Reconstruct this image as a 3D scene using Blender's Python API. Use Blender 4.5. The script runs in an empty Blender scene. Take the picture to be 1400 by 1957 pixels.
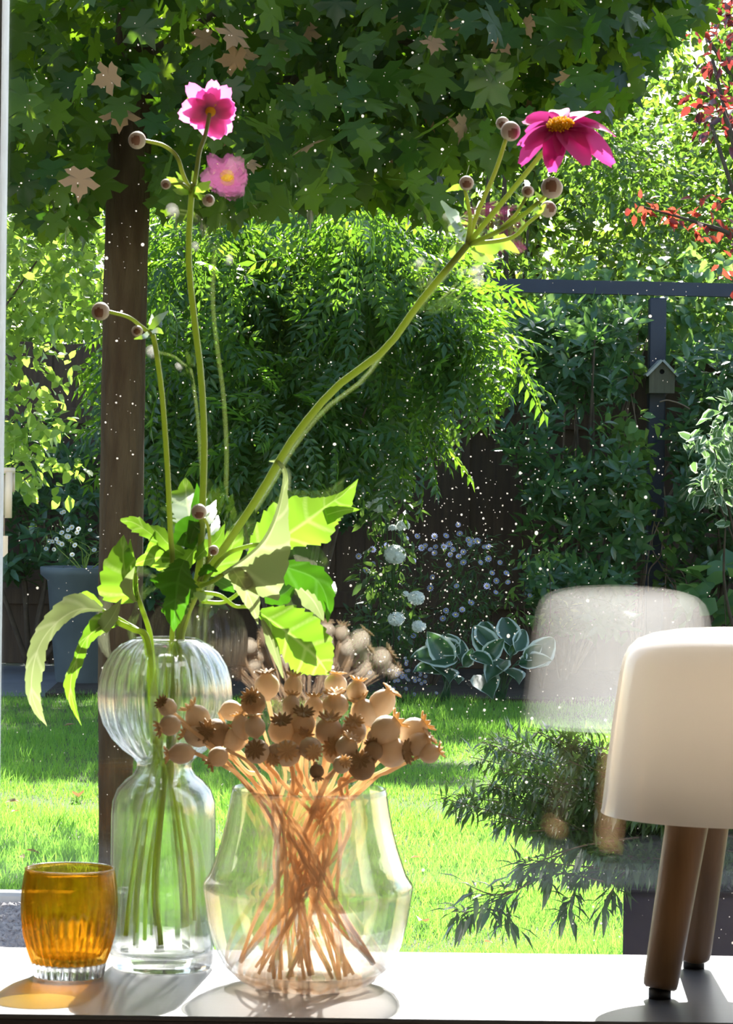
import bpy, math, random
import numpy as np
from mathutils import Vector, Matrix, Quaternion

random.seed(7)
RNG = np.random.default_rng(11)
SC = bpy.context.scene
COL = SC.collection

# ---------------------------------------------------------------- camera
F = 6000.0                 # focal length in pixels of the 1400 x 1957 frame
CZ = 1.12                  # camera height above the lawn
ROLL = math.radians(0.7)
cs, sn = math.cos(ROLL), math.sin(ROLL)
cam_d = bpy.data.cameras.new('camera')
cam = bpy.data.objects.new('camera', cam_d); COL.objects.link(cam)
cam_d.sensor_fit = 'VERTICAL'
cam_d.sensor_height = 24.0; cam_d.sensor_width = 24.0
cam_d.lens = F / 1957.0 * 24.0
cam_d.shift_x = (700 - 575) / 1957.0
cam_d.shift_y = -(978.5 - 895) / 1957.0
cam_d.clip_start = 0.05; cam_d.clip_end = 200
cam_d.dof.use_dof = True
cam_d.dof.focus_distance = 7.0
cam_d.dof.aperture_fstop = 60.0
cam.matrix_world = Matrix.Translation((0, 0, CZ)) @ Matrix.Rotation(math.pi / 2, 4, 'X') @ Matrix.Rotation(ROLL, 4, 'Z')
SC.camera = cam

# ---------------------------------------------------------------- light
SUN_EL, SUN_AZ = math.radians(36), math.radians(6.5)
w = bpy.data.worlds.new('sky'); SC.world = w; w.use_nodes = True
nt = w.node_tree
sky = nt.nodes.new('ShaderNodeTexSky'); sky.sky_type = 'NISHITA'
sky.sun_disc = False; sky.sun_elevation = SUN_EL; sky.sun_rotation = SUN_AZ
nt.links.new(sky.outputs[0], nt.nodes['Background'].inputs[0])
nt.nodes['Background'].inputs[1].default_value = 0.42
sun_d = bpy.data.lights.new('sun', 'SUN'); sun_d.energy = 22.0; sun_d.angle = math.radians(0.53)
sun_d.color = (1.0, 0.975, 0.92)
sun = bpy.data.objects.new('sun', sun_d); COL.objects.link(sun)
sdir = Vector((math.sin(SUN_AZ) * math.cos(SUN_EL), math.cos(SUN_AZ) * math.cos(SUN_EL), math.sin(SUN_EL)))
sun.location = (3, 20, 14)
sun.rotation_euler = sdir.to_track_quat('Z', 'Y').to_euler()
SC.view_settings.view_transform = 'Standard'
SC.view_settings.look = 'None'
SC.view_settings.gamma = 1.0
SC.view_settings.use_curve_mapping = False
SC.view_settings.exposure = 0.40
SC.cycles.transparent_max_bounces = 24
SC.cycles.max_bounces = 14
SC.cycles.transmission_bounces = 14
SC.cycles.sample_clamp_indirect = 8.0

# ---------------------------------------------------------------- helpers
def P(px, py, D):
    """a point of the photograph at its real distance D from the camera plane"""
    a, b = px - 575.0, py - 895.0
    x = a * cs + b * sn; yd = -a * sn + b * cs
    return Vector((x * D / F, D, CZ - yd * D / F))

def to_px(v):
    """numpy (N,3) -> pixel coordinates"""
    x = v[:, 0] / v[:, 1] * F; yd = -(v[:, 2] - CZ) / v[:, 1] * F
    return 575 + x * cs - yd * sn, 895 + x * sn + yd * cs

ORG = {}
def world_org(o):
    return ORG.get(o.name, Vector((0, 0, 0))) if o else Vector((0, 0, 0))

def tag(o, label=None, cat=None, group=None, kind=None):
    if label: o['label'] = label
    if cat: o['category'] = cat
    if group: o['group'] = group
    if kind: o['kind'] = kind
    return o

def root(name, label, cat, loc, group=None):
    o = bpy.data.objects.new(name, None); COL.objects.link(o)
    o.location = loc; o.empty_display_size = 0.02
    ORG[o.name] = Vector(loc)
    return tag(o, label, cat, group)

class MB:
    """collects geometry in world coordinates, links it as one mesh object"""
    def __init__(s): s.v = []; s.f = []
    def add(s, vs, fs):
        n = len(s.v); s.v += [tuple(p) for p in vs]; s.f += [tuple(i + n for i in f) for f in fs]
    def box(s, x0, x1, y0, y1, z0, z1, bev=0.0):
        if bev <= 0:
            vs = [(x, y, z) for z in (z0, z1) for y in (y0, y1) for x in (x0, x1)]
            s.add(vs, [(0, 2, 3, 1), (4, 5, 7, 6), (0, 1, 5, 4), (2, 6, 7, 3), (0, 4, 6, 2), (1, 3, 7, 5)])
            return
        b = bev; rings = []
        for z, d in ((z0, b), (z0 + b, 0), (z1 - b, 0), (z1, b)):
            xa, xb, ya, yb = x0 + d, x1 - d, y0 + d, y1 - d
            rings.append([(xa + (b - d if d == 0 else 0), ya, z), (xb - (b - d if d == 0 else 0), ya, z),
                          (xb, ya + (b if d == 0 else 0), z), (xb, yb - (b if d == 0 else 0), z),
                          (xb - (b if d == 0 else 0), yb, z), (xa + (b if d == 0 else 0), yb, z),
                          (xa, yb - (b if d == 0 else 0), z), (xa, ya + (b if d == 0 else 0), z)])
        vs = [p for r in rings for p in r]; fs = []
        for k in range(3):
            for i in range(8):
                j = (i + 1) % 8
                fs.append((k * 8 + i, k * 8 + j, k * 8 + 8 + j, k * 8 + 8 + i))
        fs.append(tuple(reversed(range(8)))); fs.append(tuple(range(24, 32)))
        s.add(vs, fs)
    def obox(s, c, ux, uy, uz):
        """oriented box: centre and three half-extent vectors"""
        c, ux, uy, uz = map(Vector, (c, ux, uy, uz))
        vs = [c + ux * i + uy * j + uz * k for k in (-1, 1) for j in (-1, 1) for i in (-1, 1)]
        s.add(vs, [(0, 2, 3, 1), (4, 5, 7, 6), (0, 1, 5, 4), (2, 6, 7, 3), (0, 4, 6, 2), (1, 3, 7, 5)])
    def lathe(s, o, prof, seg=48, axis=(0, 0, 1), closed=False, rib=None):
        o = Vector(o); az = Vector(axis).normalized()
        ax = az.orthogonal().normalized(); ay = az.cross(ax)
        vs = []; fs = []; idx = []
        for (r, h) in prof:
            if r < 1e-6:
                idx.append([len(vs)] * seg); vs.append(o + az * h)
            else:
                row = []
                for i in range(seg):
                    t = 2 * math.pi * i / seg
                    rr = r * (rib(t, h) if rib else 1.0)
                    row.append(len(vs)); vs.append(o + ax * (rr * math.cos(t)) + ay * (rr * math.sin(t)) + az * h)
                idx.append(row)
        m = len(prof); pairs = [(k, k + 1) for k in range(m - 1)] + ([(m - 1, 0)] if closed else [])
        for a, b in pairs:
            for i in range(seg):
                j = (i + 1) % seg
                q = [idx[a][i], idx[a][j], idx[b][j], idx[b][i]]
                q2 = []
                for x in q:
                    if x not in q2: q2.append(x)
                if len(q2) >= 3: fs.append(tuple(q2))
        s.add(vs, fs)
    def tube(s, pts, rad, seg=8, caps=True):
        pts = [Vector(p) for p in pts]; n = len(pts)
        if not hasattr(rad, '__len__'): rad = [rad] * n
        t0 = (pts[1] - pts[0]).normalized(); nx = t0.orthogonal().normalized(); vs = []
        for i in range(n):
            t = (pts[min(i + 1, n - 1)] - pts[max(i - 1, 0)])
            if t.length < 1e-9: t = t0
            t = t.normalized()
            nx = (nx - t * nx.dot(t))
            nx = nx.normalized() if nx.length > 1e-6 else t.orthogonal().normalized()
            ny = t.cross(nx)
            for k in range(seg):
                a = 2 * math.pi * k / seg
                vs.append(pts[i] + (nx * math.cos(a) + ny * math.sin(a)) * rad[i])
        fs = [(i * seg + k, i * seg + (k + 1) % seg, (i + 1) * seg + (k + 1) % seg, (i + 1) * seg + k)
              for i in range(n - 1) for k in range(seg)]
        if caps: fs += [tuple(reversed(range(seg))), tuple(range((n - 1) * seg, n * seg))]
        s.add(vs, fs)
    def ball(s, c, r, seg=12, rings=8, sq=(1, 1, 1)):
        prof = [(r * math.sin(math.pi * k / rings), -r * math.cos(math.pi * k / rings)) for k in range(rings + 1)]
        prof[0] = (0, -r); prof[-1] = (0, r)
        s.lathe(c, prof, seg)
    def grid(s, rows):
        n = len(rows[0]); vs = [p for r in rows for p in r]
        fs = [(i * n + j, i * n + j + 1, (i + 1) * n + j + 1, (i + 1) * n + j)
              for i in range(len(rows) - 1) for j in range(n - 1)]
        s.add(vs, fs)
    def mesh(s, name, org=Vector((0, 0, 0)), smooth=True):
        me = bpy.data.meshes.new(name)
        me.from_pydata([(x - org.x, y - org.y, z - org.z) for x, y, z in s.v], [], s.f)
        me.polygons.foreach_set('use_smooth', [smooth] * len(me.polygons))
        me.update(); return me
    def build(s, name, mat, parent=None, smooth=True, at=None):
        org = world_org(parent) if parent else (Vector(at) if at is not None else Vector((0, 0, 0)))
        me = s.mesh(name, org, smooth); me.materials.append(mat)
        o = bpy.data.objects.new(name, me); COL.objects.link(o)
        if parent: o.parent = parent
        elif at is not None: o.location = at
        ORG[o.name] = org
        return o

def link(name, me, parent, M):
    """another object on shared mesh data, M in world space (parents carry no rotation)"""
    o = bpy.data.objects.new(name, me); COL.objects.link(o)
    o.parent = parent
    o.matrix_local = Matrix.Translation(-world_org(parent)) @ M
    return o

def spline(pts, n):
    """Catmull-Rom through tuples of any length"""
    pts = [np.array(p, float) for p in pts]
    q = [2 * pts[0] - pts[1]] + pts + [2 * pts[-1] - pts[-2]]
    out = []; m = len(pts) - 1
    for k in range(n + 1):
        u = k / n * m; i = min(int(u), m - 1); t = u - i
        a, b, c, d = q[i], q[i + 1], q[i + 2], q[i + 3]
        out.append(0.5 * (2 * b + (c - a) * t + (2 * a - 5 * b + 4 * c - d) * t * t + (3 * b - a - 3 * c + d) * t ** 3))
    return out

def fast_mesh(name, V, Fc, edge=None, smooth=True):
    me = bpy.data.meshes.new(name)
    k = Fc.shape[1]; nf = len(Fc)
    me.vertices.add(len(V)); me.vertices.foreach_set('co', np.ascontiguousarray(V, dtype=np.float32).ravel())
    me.loops.add(nf * k); me.loops.foreach_set('vertex_index', np.ascontiguousarray(Fc, dtype=np.int32).ravel())
    me.polygons.add(nf)
    me.polygons.foreach_set('loop_start', np.arange(0, nf * k, k, dtype=np.int32))
    me.polygons.foreach_set('use_smooth', np.full(nf, smooth))
    if edge is not None:
        at = me.attributes.new('edge', 'FLOAT', 'POINT'); at.data.foreach_set('value', edge.astype(np.float32))
    me.update(calc_edges=True)
    return me

# ---------------------------------------------------------------- materials
def new_mat(name):
    m = bpy.data.materials.new(name); m.use_nodes = True
    n = m.node_tree.nodes; n.clear()
    out = n.new('ShaderNodeOutputMaterial')
    return m, n, m.node_tree.links, out

def pbr(name, col, rough=0.5, metal=0.0, spec=0.5, noise=None, bump=None, coat=0.0, col2=None, scale=(1, 1, 1)):
    """principled with a noise mix between two colours and optional bump"""
    m, n, l, out = new_mat(name)
    b = n.new('ShaderNodeBsdfPrincipled'); l.new(b.outputs[0], out.inputs[0])
    b.inputs['Base Color'].default_value = (*col, 1); b.inputs['Roughness'].default_value = rough
    b.inputs['Metallic'].default_value = metal; b.inputs['Specular IOR Level'].default_value = spec
    b.inputs['Coat Weight'].default_value = coat
    tc = n.new('ShaderNodeTexCoord'); mp = n.new('ShaderNodeMapping'); mp.inputs['Scale'].default_value = scale
    l.new(tc.outputs['Object'], mp.inputs[0])
    if col2 is not None:
        t = n.new('ShaderNodeTexNoise'); t.inputs['Scale'].default_value = noise or 8; t.inputs['Detail'].default_value = 6
        l.new(mp.outputs[0], t.inputs['Vector'])
        r = n.new('ShaderNodeValToRGB'); r.color_ramp.elements[0].position = .35; r.color_ramp.elements[1].position = .65
        r.color_ramp.elements[0].color = (*col, 1); r.color_ramp.elements[1].color = (*col2, 1)
        l.new(t.outputs['Fac'], r.inputs[0]); l.new(r.outputs[0], b.inputs['Base Color'])
    if bump:
        t2 = n.new('ShaderNodeTexNoise'); t2.inputs['Scale'].default_value = bump[0]; t2.inputs['Detail'].default_value = 5
        l.new(mp.outputs[0], t2.inputs['Vector'])
        bp = n.new('ShaderNodeBump'); bp.inputs['Strength'].default_value = bump[1]; bp.inputs['Distance'].default_value = bump[2]
        l.new(t2.outputs['Fac'], bp.inputs['Height']); l.new(bp.outputs[0], b.inputs['Normal'])
    return m

def leaf_mat(name, c1, c2, t1, t2, trans=0.45, rough=0.4, spec=0.5, edge=None, edge_at=0.5, rib=None):
    """leaf: glossy skin over diffuse, light passing through; colour varies leaf by leaf"""
    m, n, l, out = new_mat(name)
    g = n.new('ShaderNodeNewGeometry'); oi = n.new('ShaderNodeObjectInfo')
    ad = n.new('ShaderNodeMath'); ad.operation = 'ADD'
    l.new(g.outputs['Random Per Island'], ad.inputs[0]); l.new(oi.outputs['Random'], ad.inputs[1])
    fr = n.new('ShaderNodeMath'); fr.operation = 'FRACT'; l.new(ad.outputs[0], fr.inputs[0])
    def mix(a, b):
        x = n.new('ShaderNodeMix'); x.data_type = 'RGBA'
        x.inputs[6].default_value = (*a, 1); x.inputs[7].default_value = (*b, 1)
        l.new(fr.outputs[0], x.inputs[0]); return x
    d = mix(c1, c2); t = mix(t1, t2)
    dc, tcx = d.outputs[2], t.outputs[2]
    if edge or rib:
        at = n.new('ShaderNodeAttribute'); at.attribute_name = 'edge'
    def over(src, colr, lo, hi):
        mr = n.new('ShaderNodeMapRange'); mr.inputs[1].default_value = lo; mr.inputs[2].default_value = hi
        l.new(at.outputs['Fac'], mr.inputs[0])
        x = n.new('ShaderNodeMix'); x.data_type = 'RGBA'; l.new(mr.outputs[0], x.inputs[0])
        l.new(src, x.inputs[6]); x.inputs[7].default_value = (*colr, 1); return x.outputs[2]
    if edge:
        dc = over(dc, edge, edge_at, edge_at + .12); tcx = over(tcx, tuple(c * .8 for c in edge), edge_at, edge_at + .12)
    if rib:
        dc = over(dc, rib, 0.12, 0.0); tcx = over(tcx, rib, 0.12, 0.0)
    b = n.new('ShaderNodeBsdfPrincipled'); b.inputs['Roughness'].default_value = rough
    b.inputs['Specular IOR Level'].default_value = spec
    l.new(dc, b.inputs['Base Color'])
    tr = n.new('ShaderNodeBsdfTranslucent'); l.new(tcx, tr.inputs[0])
    mx = n.new('ShaderNodeMixShader'); mx.inputs[0].default_value = trans
    l.new(b.outputs[0], mx.inputs[1]); l.new(tr.outputs[0], mx.inputs[2]); l.new(mx.outputs[0], out.inputs[0])
    return m

def glass_mat(name, tint=(1, 1, 1), solid=0.5, ior=1.45, rough=0.0, spec=1.5):
    """hollow glass: part clear sheet with fresnel sheen, part refracting glass"""
    m, n, l, out = new_mat(name)
    f0 = ((spec - 1) / (spec + 1)) ** 2
    lw = n.new('ShaderNodeNewGeometry'); dp = n.new('ShaderNodeVectorMath'); dp.operation = 'DOT_PRODUCT'
    l.new(lw.outputs['Incoming'], dp.inputs[0]); l.new(lw.outputs['Normal'], dp.inputs[1])
    ab = n.new('ShaderNodeMath'); ab.operation = 'ABSOLUTE'; l.new(dp.outputs['Value'], ab.inputs[0])
    su = n.new('ShaderNodeMath'); su.operation = 'SUBTRACT'; su.inputs[0].default_value = 1.0; su.use_clamp = True; l.new(ab.outputs[0], su.inputs[1])
    pw = n.new('ShaderNodeMath'); pw.operation = 'POWER'; pw.inputs[1].default_value = 5.0; l.new(su.outputs[0], pw.inputs[0])
    fr = n.new('ShaderNodeMath'); fr.operation = 'MULTIPLY_ADD'; l.new(pw.outputs[0], fr.inputs[0])
    fr.inputs[1].default_value = 1 - f0; fr.inputs[2].default_value = f0
    tr = n.new('ShaderNodeBsdfTransparent'); tr.inputs[0].default_value = (*tint, 1)
    gl = n.new('ShaderNodeBsdfGlossy'); gl.inputs['Roughness'].default_value = rough
    mx = n.new('ShaderNodeMixShader')
    l.new(fr.outputs[0], mx.inputs[0]); l.new(tr.outputs[0], mx.inputs[1]); l.new(gl.outputs[0], mx.inputs[2])
    if solid > 0:
        g = n.new('ShaderNodeBsdfGlass'); g.inputs['Color'].default_value = (*tint, 1)
        g.inputs['IOR'].default_value = ior; g.inputs['Roughness'].default_value = rough
        m2 = n.new('ShaderNodeMixShader'); m2.inputs[0].default_value = solid
        l.new(mx.outputs[0], m2.inputs[1]); l.new(g.outputs[0], m2.inputs[2]); l.new(m2.outputs[0], out.inputs[0])
    else:
        l.new(mx.outputs[0], out.inputs[0])
    return m

M = {}
M['pane'] = glass_mat('pane_glass', (1, 1, 1), 0.0, spec=1.66)
M['ribbed'] = glass_mat('ribbed_glass', (.995, 1, .995), 0.55)
M['peach'] = glass_mat('peach_glass', (1, .985, .965), 0.32)
M['peach_deep'] = glass_mat('thick_peach_glass', (.985, .93, .86), 0.28)
M['amber'] = glass_mat('amber_glass', (.98, .76, .30), 0.38)
M['crystal'] = glass_mat('crystal_glass', (.98, .98, .98), 0.7)
M['water'] = glass_mat('water', (.99, 1, .99), 0.8, ior=1.33, spec=1.33)
M['frame'] = pbr('white_painted_frame', (.85, .86, .88), .4, col2=(.80, .81, .83), noise=6)
M['gasket'] = pbr('grey_gasket', (.16, .19, .21), .6, col2=(.12, .14, .16), noise=30)
M['sideboard'] = pbr('grey_satin_top', (.060, .068, .082), .34, 0.0, .48, col2=(.050, .058, .072), noise=5, bump=(60, .15, .0006), scale=(1, 6, 1))
M['sideboard_edge'] = pbr('dark_blue_lacquer', (.012, .012, .025), .3, col2=(.018, .018, .03), noise=4)
M['room_wall'] = pbr('light_plaster', (.62, .59, .55), .9, col2=(.60, .57, .53), noise=3, bump=(120, .1, .001))
M['dark_wall'] = pbr('haze_cutting_wall', (.035, .033, .030), .85, col2=(.03, .028, .026), noise=3)  # unseen back wall, darkened so its reflection doesn't haze the panes
M['room_floor'] = pbr('oak_floor', (.36, .26, .17), .45, col2=(.30, .21, .13), noise=3, scale=(1, 8, 1))
M['soil'] = pbr('dark_soil', (.035, .024, .015), .95, col2=(.06, .042, .026), noise=14, bump=(40, .8, .03))
M['lawn'] = pbr('lawn_ground', (.045, .085, .012), .95, col2=(.07, .07, .02), noise=9, bump=(60, .8, .02))
M['paving'] = pbr('grey_paving', (.16, .16, .16), .8, col2=(.12, .12, .125), noise=5)
M['gravel'] = pbr('gravel_stone', (.20, .18, .17), .85, col2=(.34, .31, .29), noise=30)
M['kerb'] = pbr('pale_stone_kerb', (.45, .44, .42), .8, col2=(.38, .37, .35), noise=9)
M['bark'] = pbr('maple_bark', (.048, .028, .014), .9, spec=.15, col2=(.080, .054, .028), noise=10, bump=(22, 1.0, .012), scale=(3, 3, .6))
M['twig'] = pbr('twig_bark', (.055, .038, .024), .9, col2=(.09, .065, .04), noise=20)
M['vine'] = pbr('bare_vine', (.24, .17, .11), .8, col2=(.16, .11, .07), noise=25)
M['board'] = pbr('dark_brown_boards', (.050, .028, .014), .75, col2=(.075, .045, .022), noise=6, bump=(18, .4, .004), scale=(6, 6, .5))
M['post'] = pbr('dark_blue_grey_paint', (.022, .034, .062), .5, col2=(.018, .027, .05), noise=7)
M['house_wood'] = pbr('weathered_wood', (.15, .14, .095), .8, col2=(.105, .098, .065), noise=5, scale=(12, 12, 1), bump=(20, .4, .002))
M['house_roof'] = pbr('pale_roof_board', (.50, .50, .46), .7, col2=(.42, .42, .40), noise=8)
M['hole'] = pbr('hole_shade', (.006, .005, .004), .9)
M['pot'] = pbr('blue_grey_pot', (.10, .125, .13), .65, col2=(.08, .10, .105), noise=7)
M['bamboo'] = pbr('pale_bamboo', (.60, .52, .38), .55, col2=(.50, .42, .29), noise=8, scale=(6, 6, 1))
M['planter'] = pbr('dark_planter', (.022, .018, .016), .9, spec=.1, col2=(.015, .012, .011), noise=12)
M['opal'] = None
M['walnut'] = pbr('brown_stained_wood', (.21, .125, .060), .42, col2=(.15, .085, .040), noise=4, scale=(14, 14, 1), bump=(30, .2, .001))
M['white_metal'] = pbr('white_metal', (.85, .85, .83), .4, col2=(.82, .82, .80), noise=5)
M['rubber'] = pbr('black_rubber', (.008, .008, .008), .6)
M['poppy'] = leaf_mat('poppy_capsule', (.66, .54, .39), (.78, .67, .52), (.80, .60, .38), (.86, .66, .44), .22, .55, .3)
M['poppy_dark'] = leaf_mat('weathered_poppy_capsule', (.32, .22, .13), (.40, .28, .17), (.45, .28, .14), (.45, .3, .15), .15, .7, .2)
M['crown'] = leaf_mat('poppy_crown', (.76, .60, .38), (.66, .51, .30), (.90, .66, .36), (.75, .48, .2), .45, .6, .3)
M['crown_dark'] = leaf_mat('weathered_poppy_crown', (.36, .26, .15), (.42, .30, .17), (.55, .36, .18), (.55, .36, .18), .3, .7, .2)
M['stalk'] = leaf_mat('dry_poppy_stalk', (.78, .62, .43), (.68, .51, .33), (.95, .74, .48), (.95, .74, .48), .52, .5, .4)
M['stem'] = leaf_mat('hairy_green_stem', (.22, .30, .07), (.26, .30, .09), (.45, .55, .12), (.5, .55, .14), .40, .4, .5)
M['petiole'] = leaf_mat('leaf_petiole', (.30, .42, .08), (.30, .42, .08), (.55, .70, .12), (.55, .70, .12), .45, .4, .5)
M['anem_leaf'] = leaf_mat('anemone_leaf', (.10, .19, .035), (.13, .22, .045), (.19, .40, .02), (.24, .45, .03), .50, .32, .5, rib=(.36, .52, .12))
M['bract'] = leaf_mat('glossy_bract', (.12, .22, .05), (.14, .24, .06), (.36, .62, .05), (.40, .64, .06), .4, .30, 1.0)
M['anem_dark'] = leaf_mat('shaded_green_anemone_leaf', (.06, .15, .02), (.06, .15, .02), (.045, .17, .006), (.055, .19, .006), .5, .36, .5, rib=(.09, .24, .03))  # darker copy of the leaf green, shade put into its colour
M['anem_pale'] = leaf_mat('anemone_leaf_underside', (.27, .31, .17), (.29, .33, .19), (.27, .34, .12), (.27, .34, .12), .42, .5, .4, rib=(.42, .47, .24))
M['petal'] = leaf_mat('pink_petal', (.66, .16, .44), (.70, .20, .50), (.80, .20, .52), (.84, .28, .60), .5, .5, .3)
M['petal_deep'] = leaf_mat('magenta_petal', (.60, .06, .30), (.64, .08, .34), (.78, .08, .40), (.80, .10, .44), .42, .6, .15)
M['stamen'] = leaf_mat('yellow_stamens', (.90, .60, .05), (.95, .66, .08), (1, .72, .05), (1, .78, .08), .6, .6, .2)
M['bud'] = leaf_mat('silky_bud', (.88, .86, .80), (.90, .88, .83), (.85, .8, .7), (.85, .8, .7), .42, .5, .4)
M['bud_mark'] = leaf_mat('dark_bud_slit', (.30, .18, .13), (.34, .21, .16), (.35, .2, .14), (.35, .2, .14), .25, .6, .3)
M['white_flower'] = leaf_mat('white_petals', (.80, .84, .80), (.86, .88, .84), (.8, .84, .8), (.8, .84, .8), .4, .6, .3)
M['blue_flower'] = leaf_mat('lilac_blue_petals', (.52, .58, .95), (.58, .63, .96), (.5, .55, .95), (.5, .55, .95), .4, .6, .3)
M['yellow_eye'] = pbr('yellow_daisy_eye', (.75, .55, .12), .7)
M['dry_leaf'] = leaf_mat('dry_brown_leaf', (.30, .17, .09), (.40, .26, .15), (.45, .25, .1), (.45, .25, .1), .3, .7, .2)
M['dust'] = leaf_mat('dust_speck', (.40, .37, .32), (.5, .47, .42), (.22, .20, .17), (.30, .28, .25), .6, .9, .1)

M['maple'] = leaf_mat('maple_leaf', (.012, .038, .007), (.030, .060, .012), (.05, .15, .005), (.25, .40, .014), .5, .38, .35)
M['hedge'] = leaf_mat('hedge_leaf', (.038, .09, .02), (.06, .115, .028), (.15, .32, .025), (.30, .48, .05), .45, .28, .8)
M['far'] = leaf_mat('far_tree_leaf', (.030, .070, .014), (.05, .09, .02), (.20, .36, .03), (.32, .48, .05), .5, .4, .5)
M['wisteria'] = leaf_mat('wisteria_leaflet', (.025, .075, .018), (.035, .10, .024), (.14, .34, .016), (.28, .48, .03), .46, .32, .6)
M['beech'] = leaf_mat('round_leaf', (.055, .125, .028), (.08, .155, .04), (.34, .56, .06), (.46, .64, .09), .5, .33, .6)
M['laurel'] = leaf_mat('laurel_leaf', (.045, .13, .050), (.07, .16, .075), (.16, .34, .05), (.24, .42, .07), .4, .26, .8)
M['climber'] = leaf_mat('climber_leaf', (.11, .25, .05), (.15, .29, .08), (.34, .54, .07), (.42, .60, .09), .5, .35, .5)
M['heart'] = leaf_mat('bluish_climber_leaf', (.07, .19, .09), (.10, .22, .12), (.26, .46, .08), (.36, .54, .10), .45, .3, .6)
M['varieg'] = leaf_mat('white_edged_leaf', (.06, .14, .06), (.08, .17, .08), (.20, .36, .10), (.2, .36, .1), .4, .4, .5, edge=(.62, .70, .50), edge_at=.6)
M['hosta'] = leaf_mat('hosta_leaf', (.028, .085, .040), (.045, .11, .055), (.10, .24, .05), (.12, .26, .06), .35, .3, .6, edge=(.62, .72, .62), edge_at=.72)
M['plum'] = leaf_mat('purple_plum_leaf', (.040, .014, .020), (.07, .020, .026), (.10, .015, .02), (.40, .05, .035), .45, .28, .9)
M['plum_red'] = leaf_mat('red_plum_leaf', (.10, .02, .018), (.14, .03, .02), (.50, .06, .035), (.65, .10, .05), .5, .35, .5)
M['aster_leaf'] = leaf_mat('aster_leaf', (.035, .085, .030), (.05, .105, .04), (.16, .30, .04), (.2, .34, .05), .4, .4, .5)
M['lance'] = leaf_mat('narrow_leaf', (.028, .062, .028), (.045, .085, .040), (.16, .30, .03), (.24, .38, .05), .35, .26, .9)
M['grass'] = leaf_mat('grass_blade', (.09, .22, .035), (.13, .27, .05), (.22, .50, .045), (.34, .62, .08), .5, .45, .4)

def opal_mat():
    m, n, l, out = new_mat('opal_glass')
    d = n.new('ShaderNodeBsdfPrincipled'); d.inputs['Base Color'].default_value = (.88, .89, .90, 1)
    d.inputs['Roughness'].default_value = .12; d.inputs['Specular IOR Level'].default_value = .5
    tr = n.new('ShaderNodeBsdfTranslucent'); tr.inputs[0].default_value = (.96, .915, .85, 1)
    mx = n.new('ShaderNodeMixShader'); mx.inputs[0].default_value = .54
    l.new(d.outputs[0], mx.inputs[1]); l.new(tr.outputs[0], mx.inputs[2]); l.new(mx.outputs[0], out.inputs[0])
    return m
M['opal'] = opal_mat()

# ---------------------------------------------------------------- the room and the window
ST = CZ - 0.394            # sideboard top height
GY = 2.835                 # inner pane distance
XL = P(-10, 300, GY - .01).x      # inner edge of the white stile
def struct(name, mb, mat, smooth=False, parent=None):
    o = mb.build(name, mat, parent, smooth)
    if parent is None: tag(o, kind='structure')
    return o
def label(o, t):
    o['label'] = t; return o
m = MB(); m.box(-3, 3.2, -3.2, GY + .1, -.12, 0); label(struct('floor', m, M['room_floor']), 'pale wooden floor of the room')
m = MB(); m.box(-3, 3.2, -3.2, GY + .1, 2.6, 2.72); label(struct('ceiling', m, M['room_wall']), 'white ceiling of the room')
m = MB(); m.box(-3, 3.2, -3.32, -3.2, 0, 2.6); label(struct('wall_back', m, M['dark_wall']), 'unseen back wall of the room, darkened against haze in the panes')
m = MB(); m.box(-3.12, -3, -3.32, GY + .1, 0, 2.6); label(struct('wall_left', m, M['room_wall']), 'white left wall of the room')
m = MB(); m.box(3.2, 3.32, -3.32, GY + .1, 0, 2.6); label(struct('wall_right', m, M['room_wall']), 'white right wall of the room')
m = MB(); m.box(-3, XL - .075, GY - .02, GY + .1, 0, 2.6); m.box(XL - .075, 3.2, GY - .02, GY + .1, 2.45, 2.6)
label(struct('wall_front', m, M['room_wall']), 'white wall around the tall garden window')

win = root('window_1', 'tall double glazed garden window with white frame behind the sideboard', 'window', (XL, GY, 0))
tag(win, kind='structure')
m = MB(); m.box(XL - .075, XL, GY - .01, GY + .036, .0, 2.45, .006); m.build('frame_stile', M['frame'], win, False)
m = MB(); m.box(3.12, 3.2, GY - .01, GY + .036, .0, 2.45, .006); m.build('frame_stile', M['frame'], win, False)
m = MB(); m.box(XL, 3.12, GY - .01, GY + .036, 2.38, 2.45, .006); m.build('frame_rail', M['frame'], win, False)
m = MB(); m.box(XL, 3.12, GY - .01, GY + .036, .0, .06, .006); m.build('frame_rail', M['frame'], win, False)
m = MB(); m.box(XL, XL + .006, GY - .02, GY + .05, .06, 2.38); m.build('gasket', M['gasket'], win, False)
m = MB(); m.box(XL + .004, 3.12, GY, GY + .004, .06, 2.38); m.build('pane', M['pane'], win, False)
m = MB()
for (x0, y0, z0) in [(0, 0, 0)]:
    m.box(XL + .004, 3.12, GY + .024, GY + .028, .06, 2.38)
# the outer pane is a hair out of parallel with the inner one, as sealed units are
ang = 0.0012
m.v = [(XL + (x - XL) * math.cos(ang) - (y - GY) * math.sin(ang), GY + (x - XL) * math.sin(ang) + (y - GY) * math.cos(ang), z) for x, y, z in m.v]
m.build('pane', M['pane'], win, False)

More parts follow.
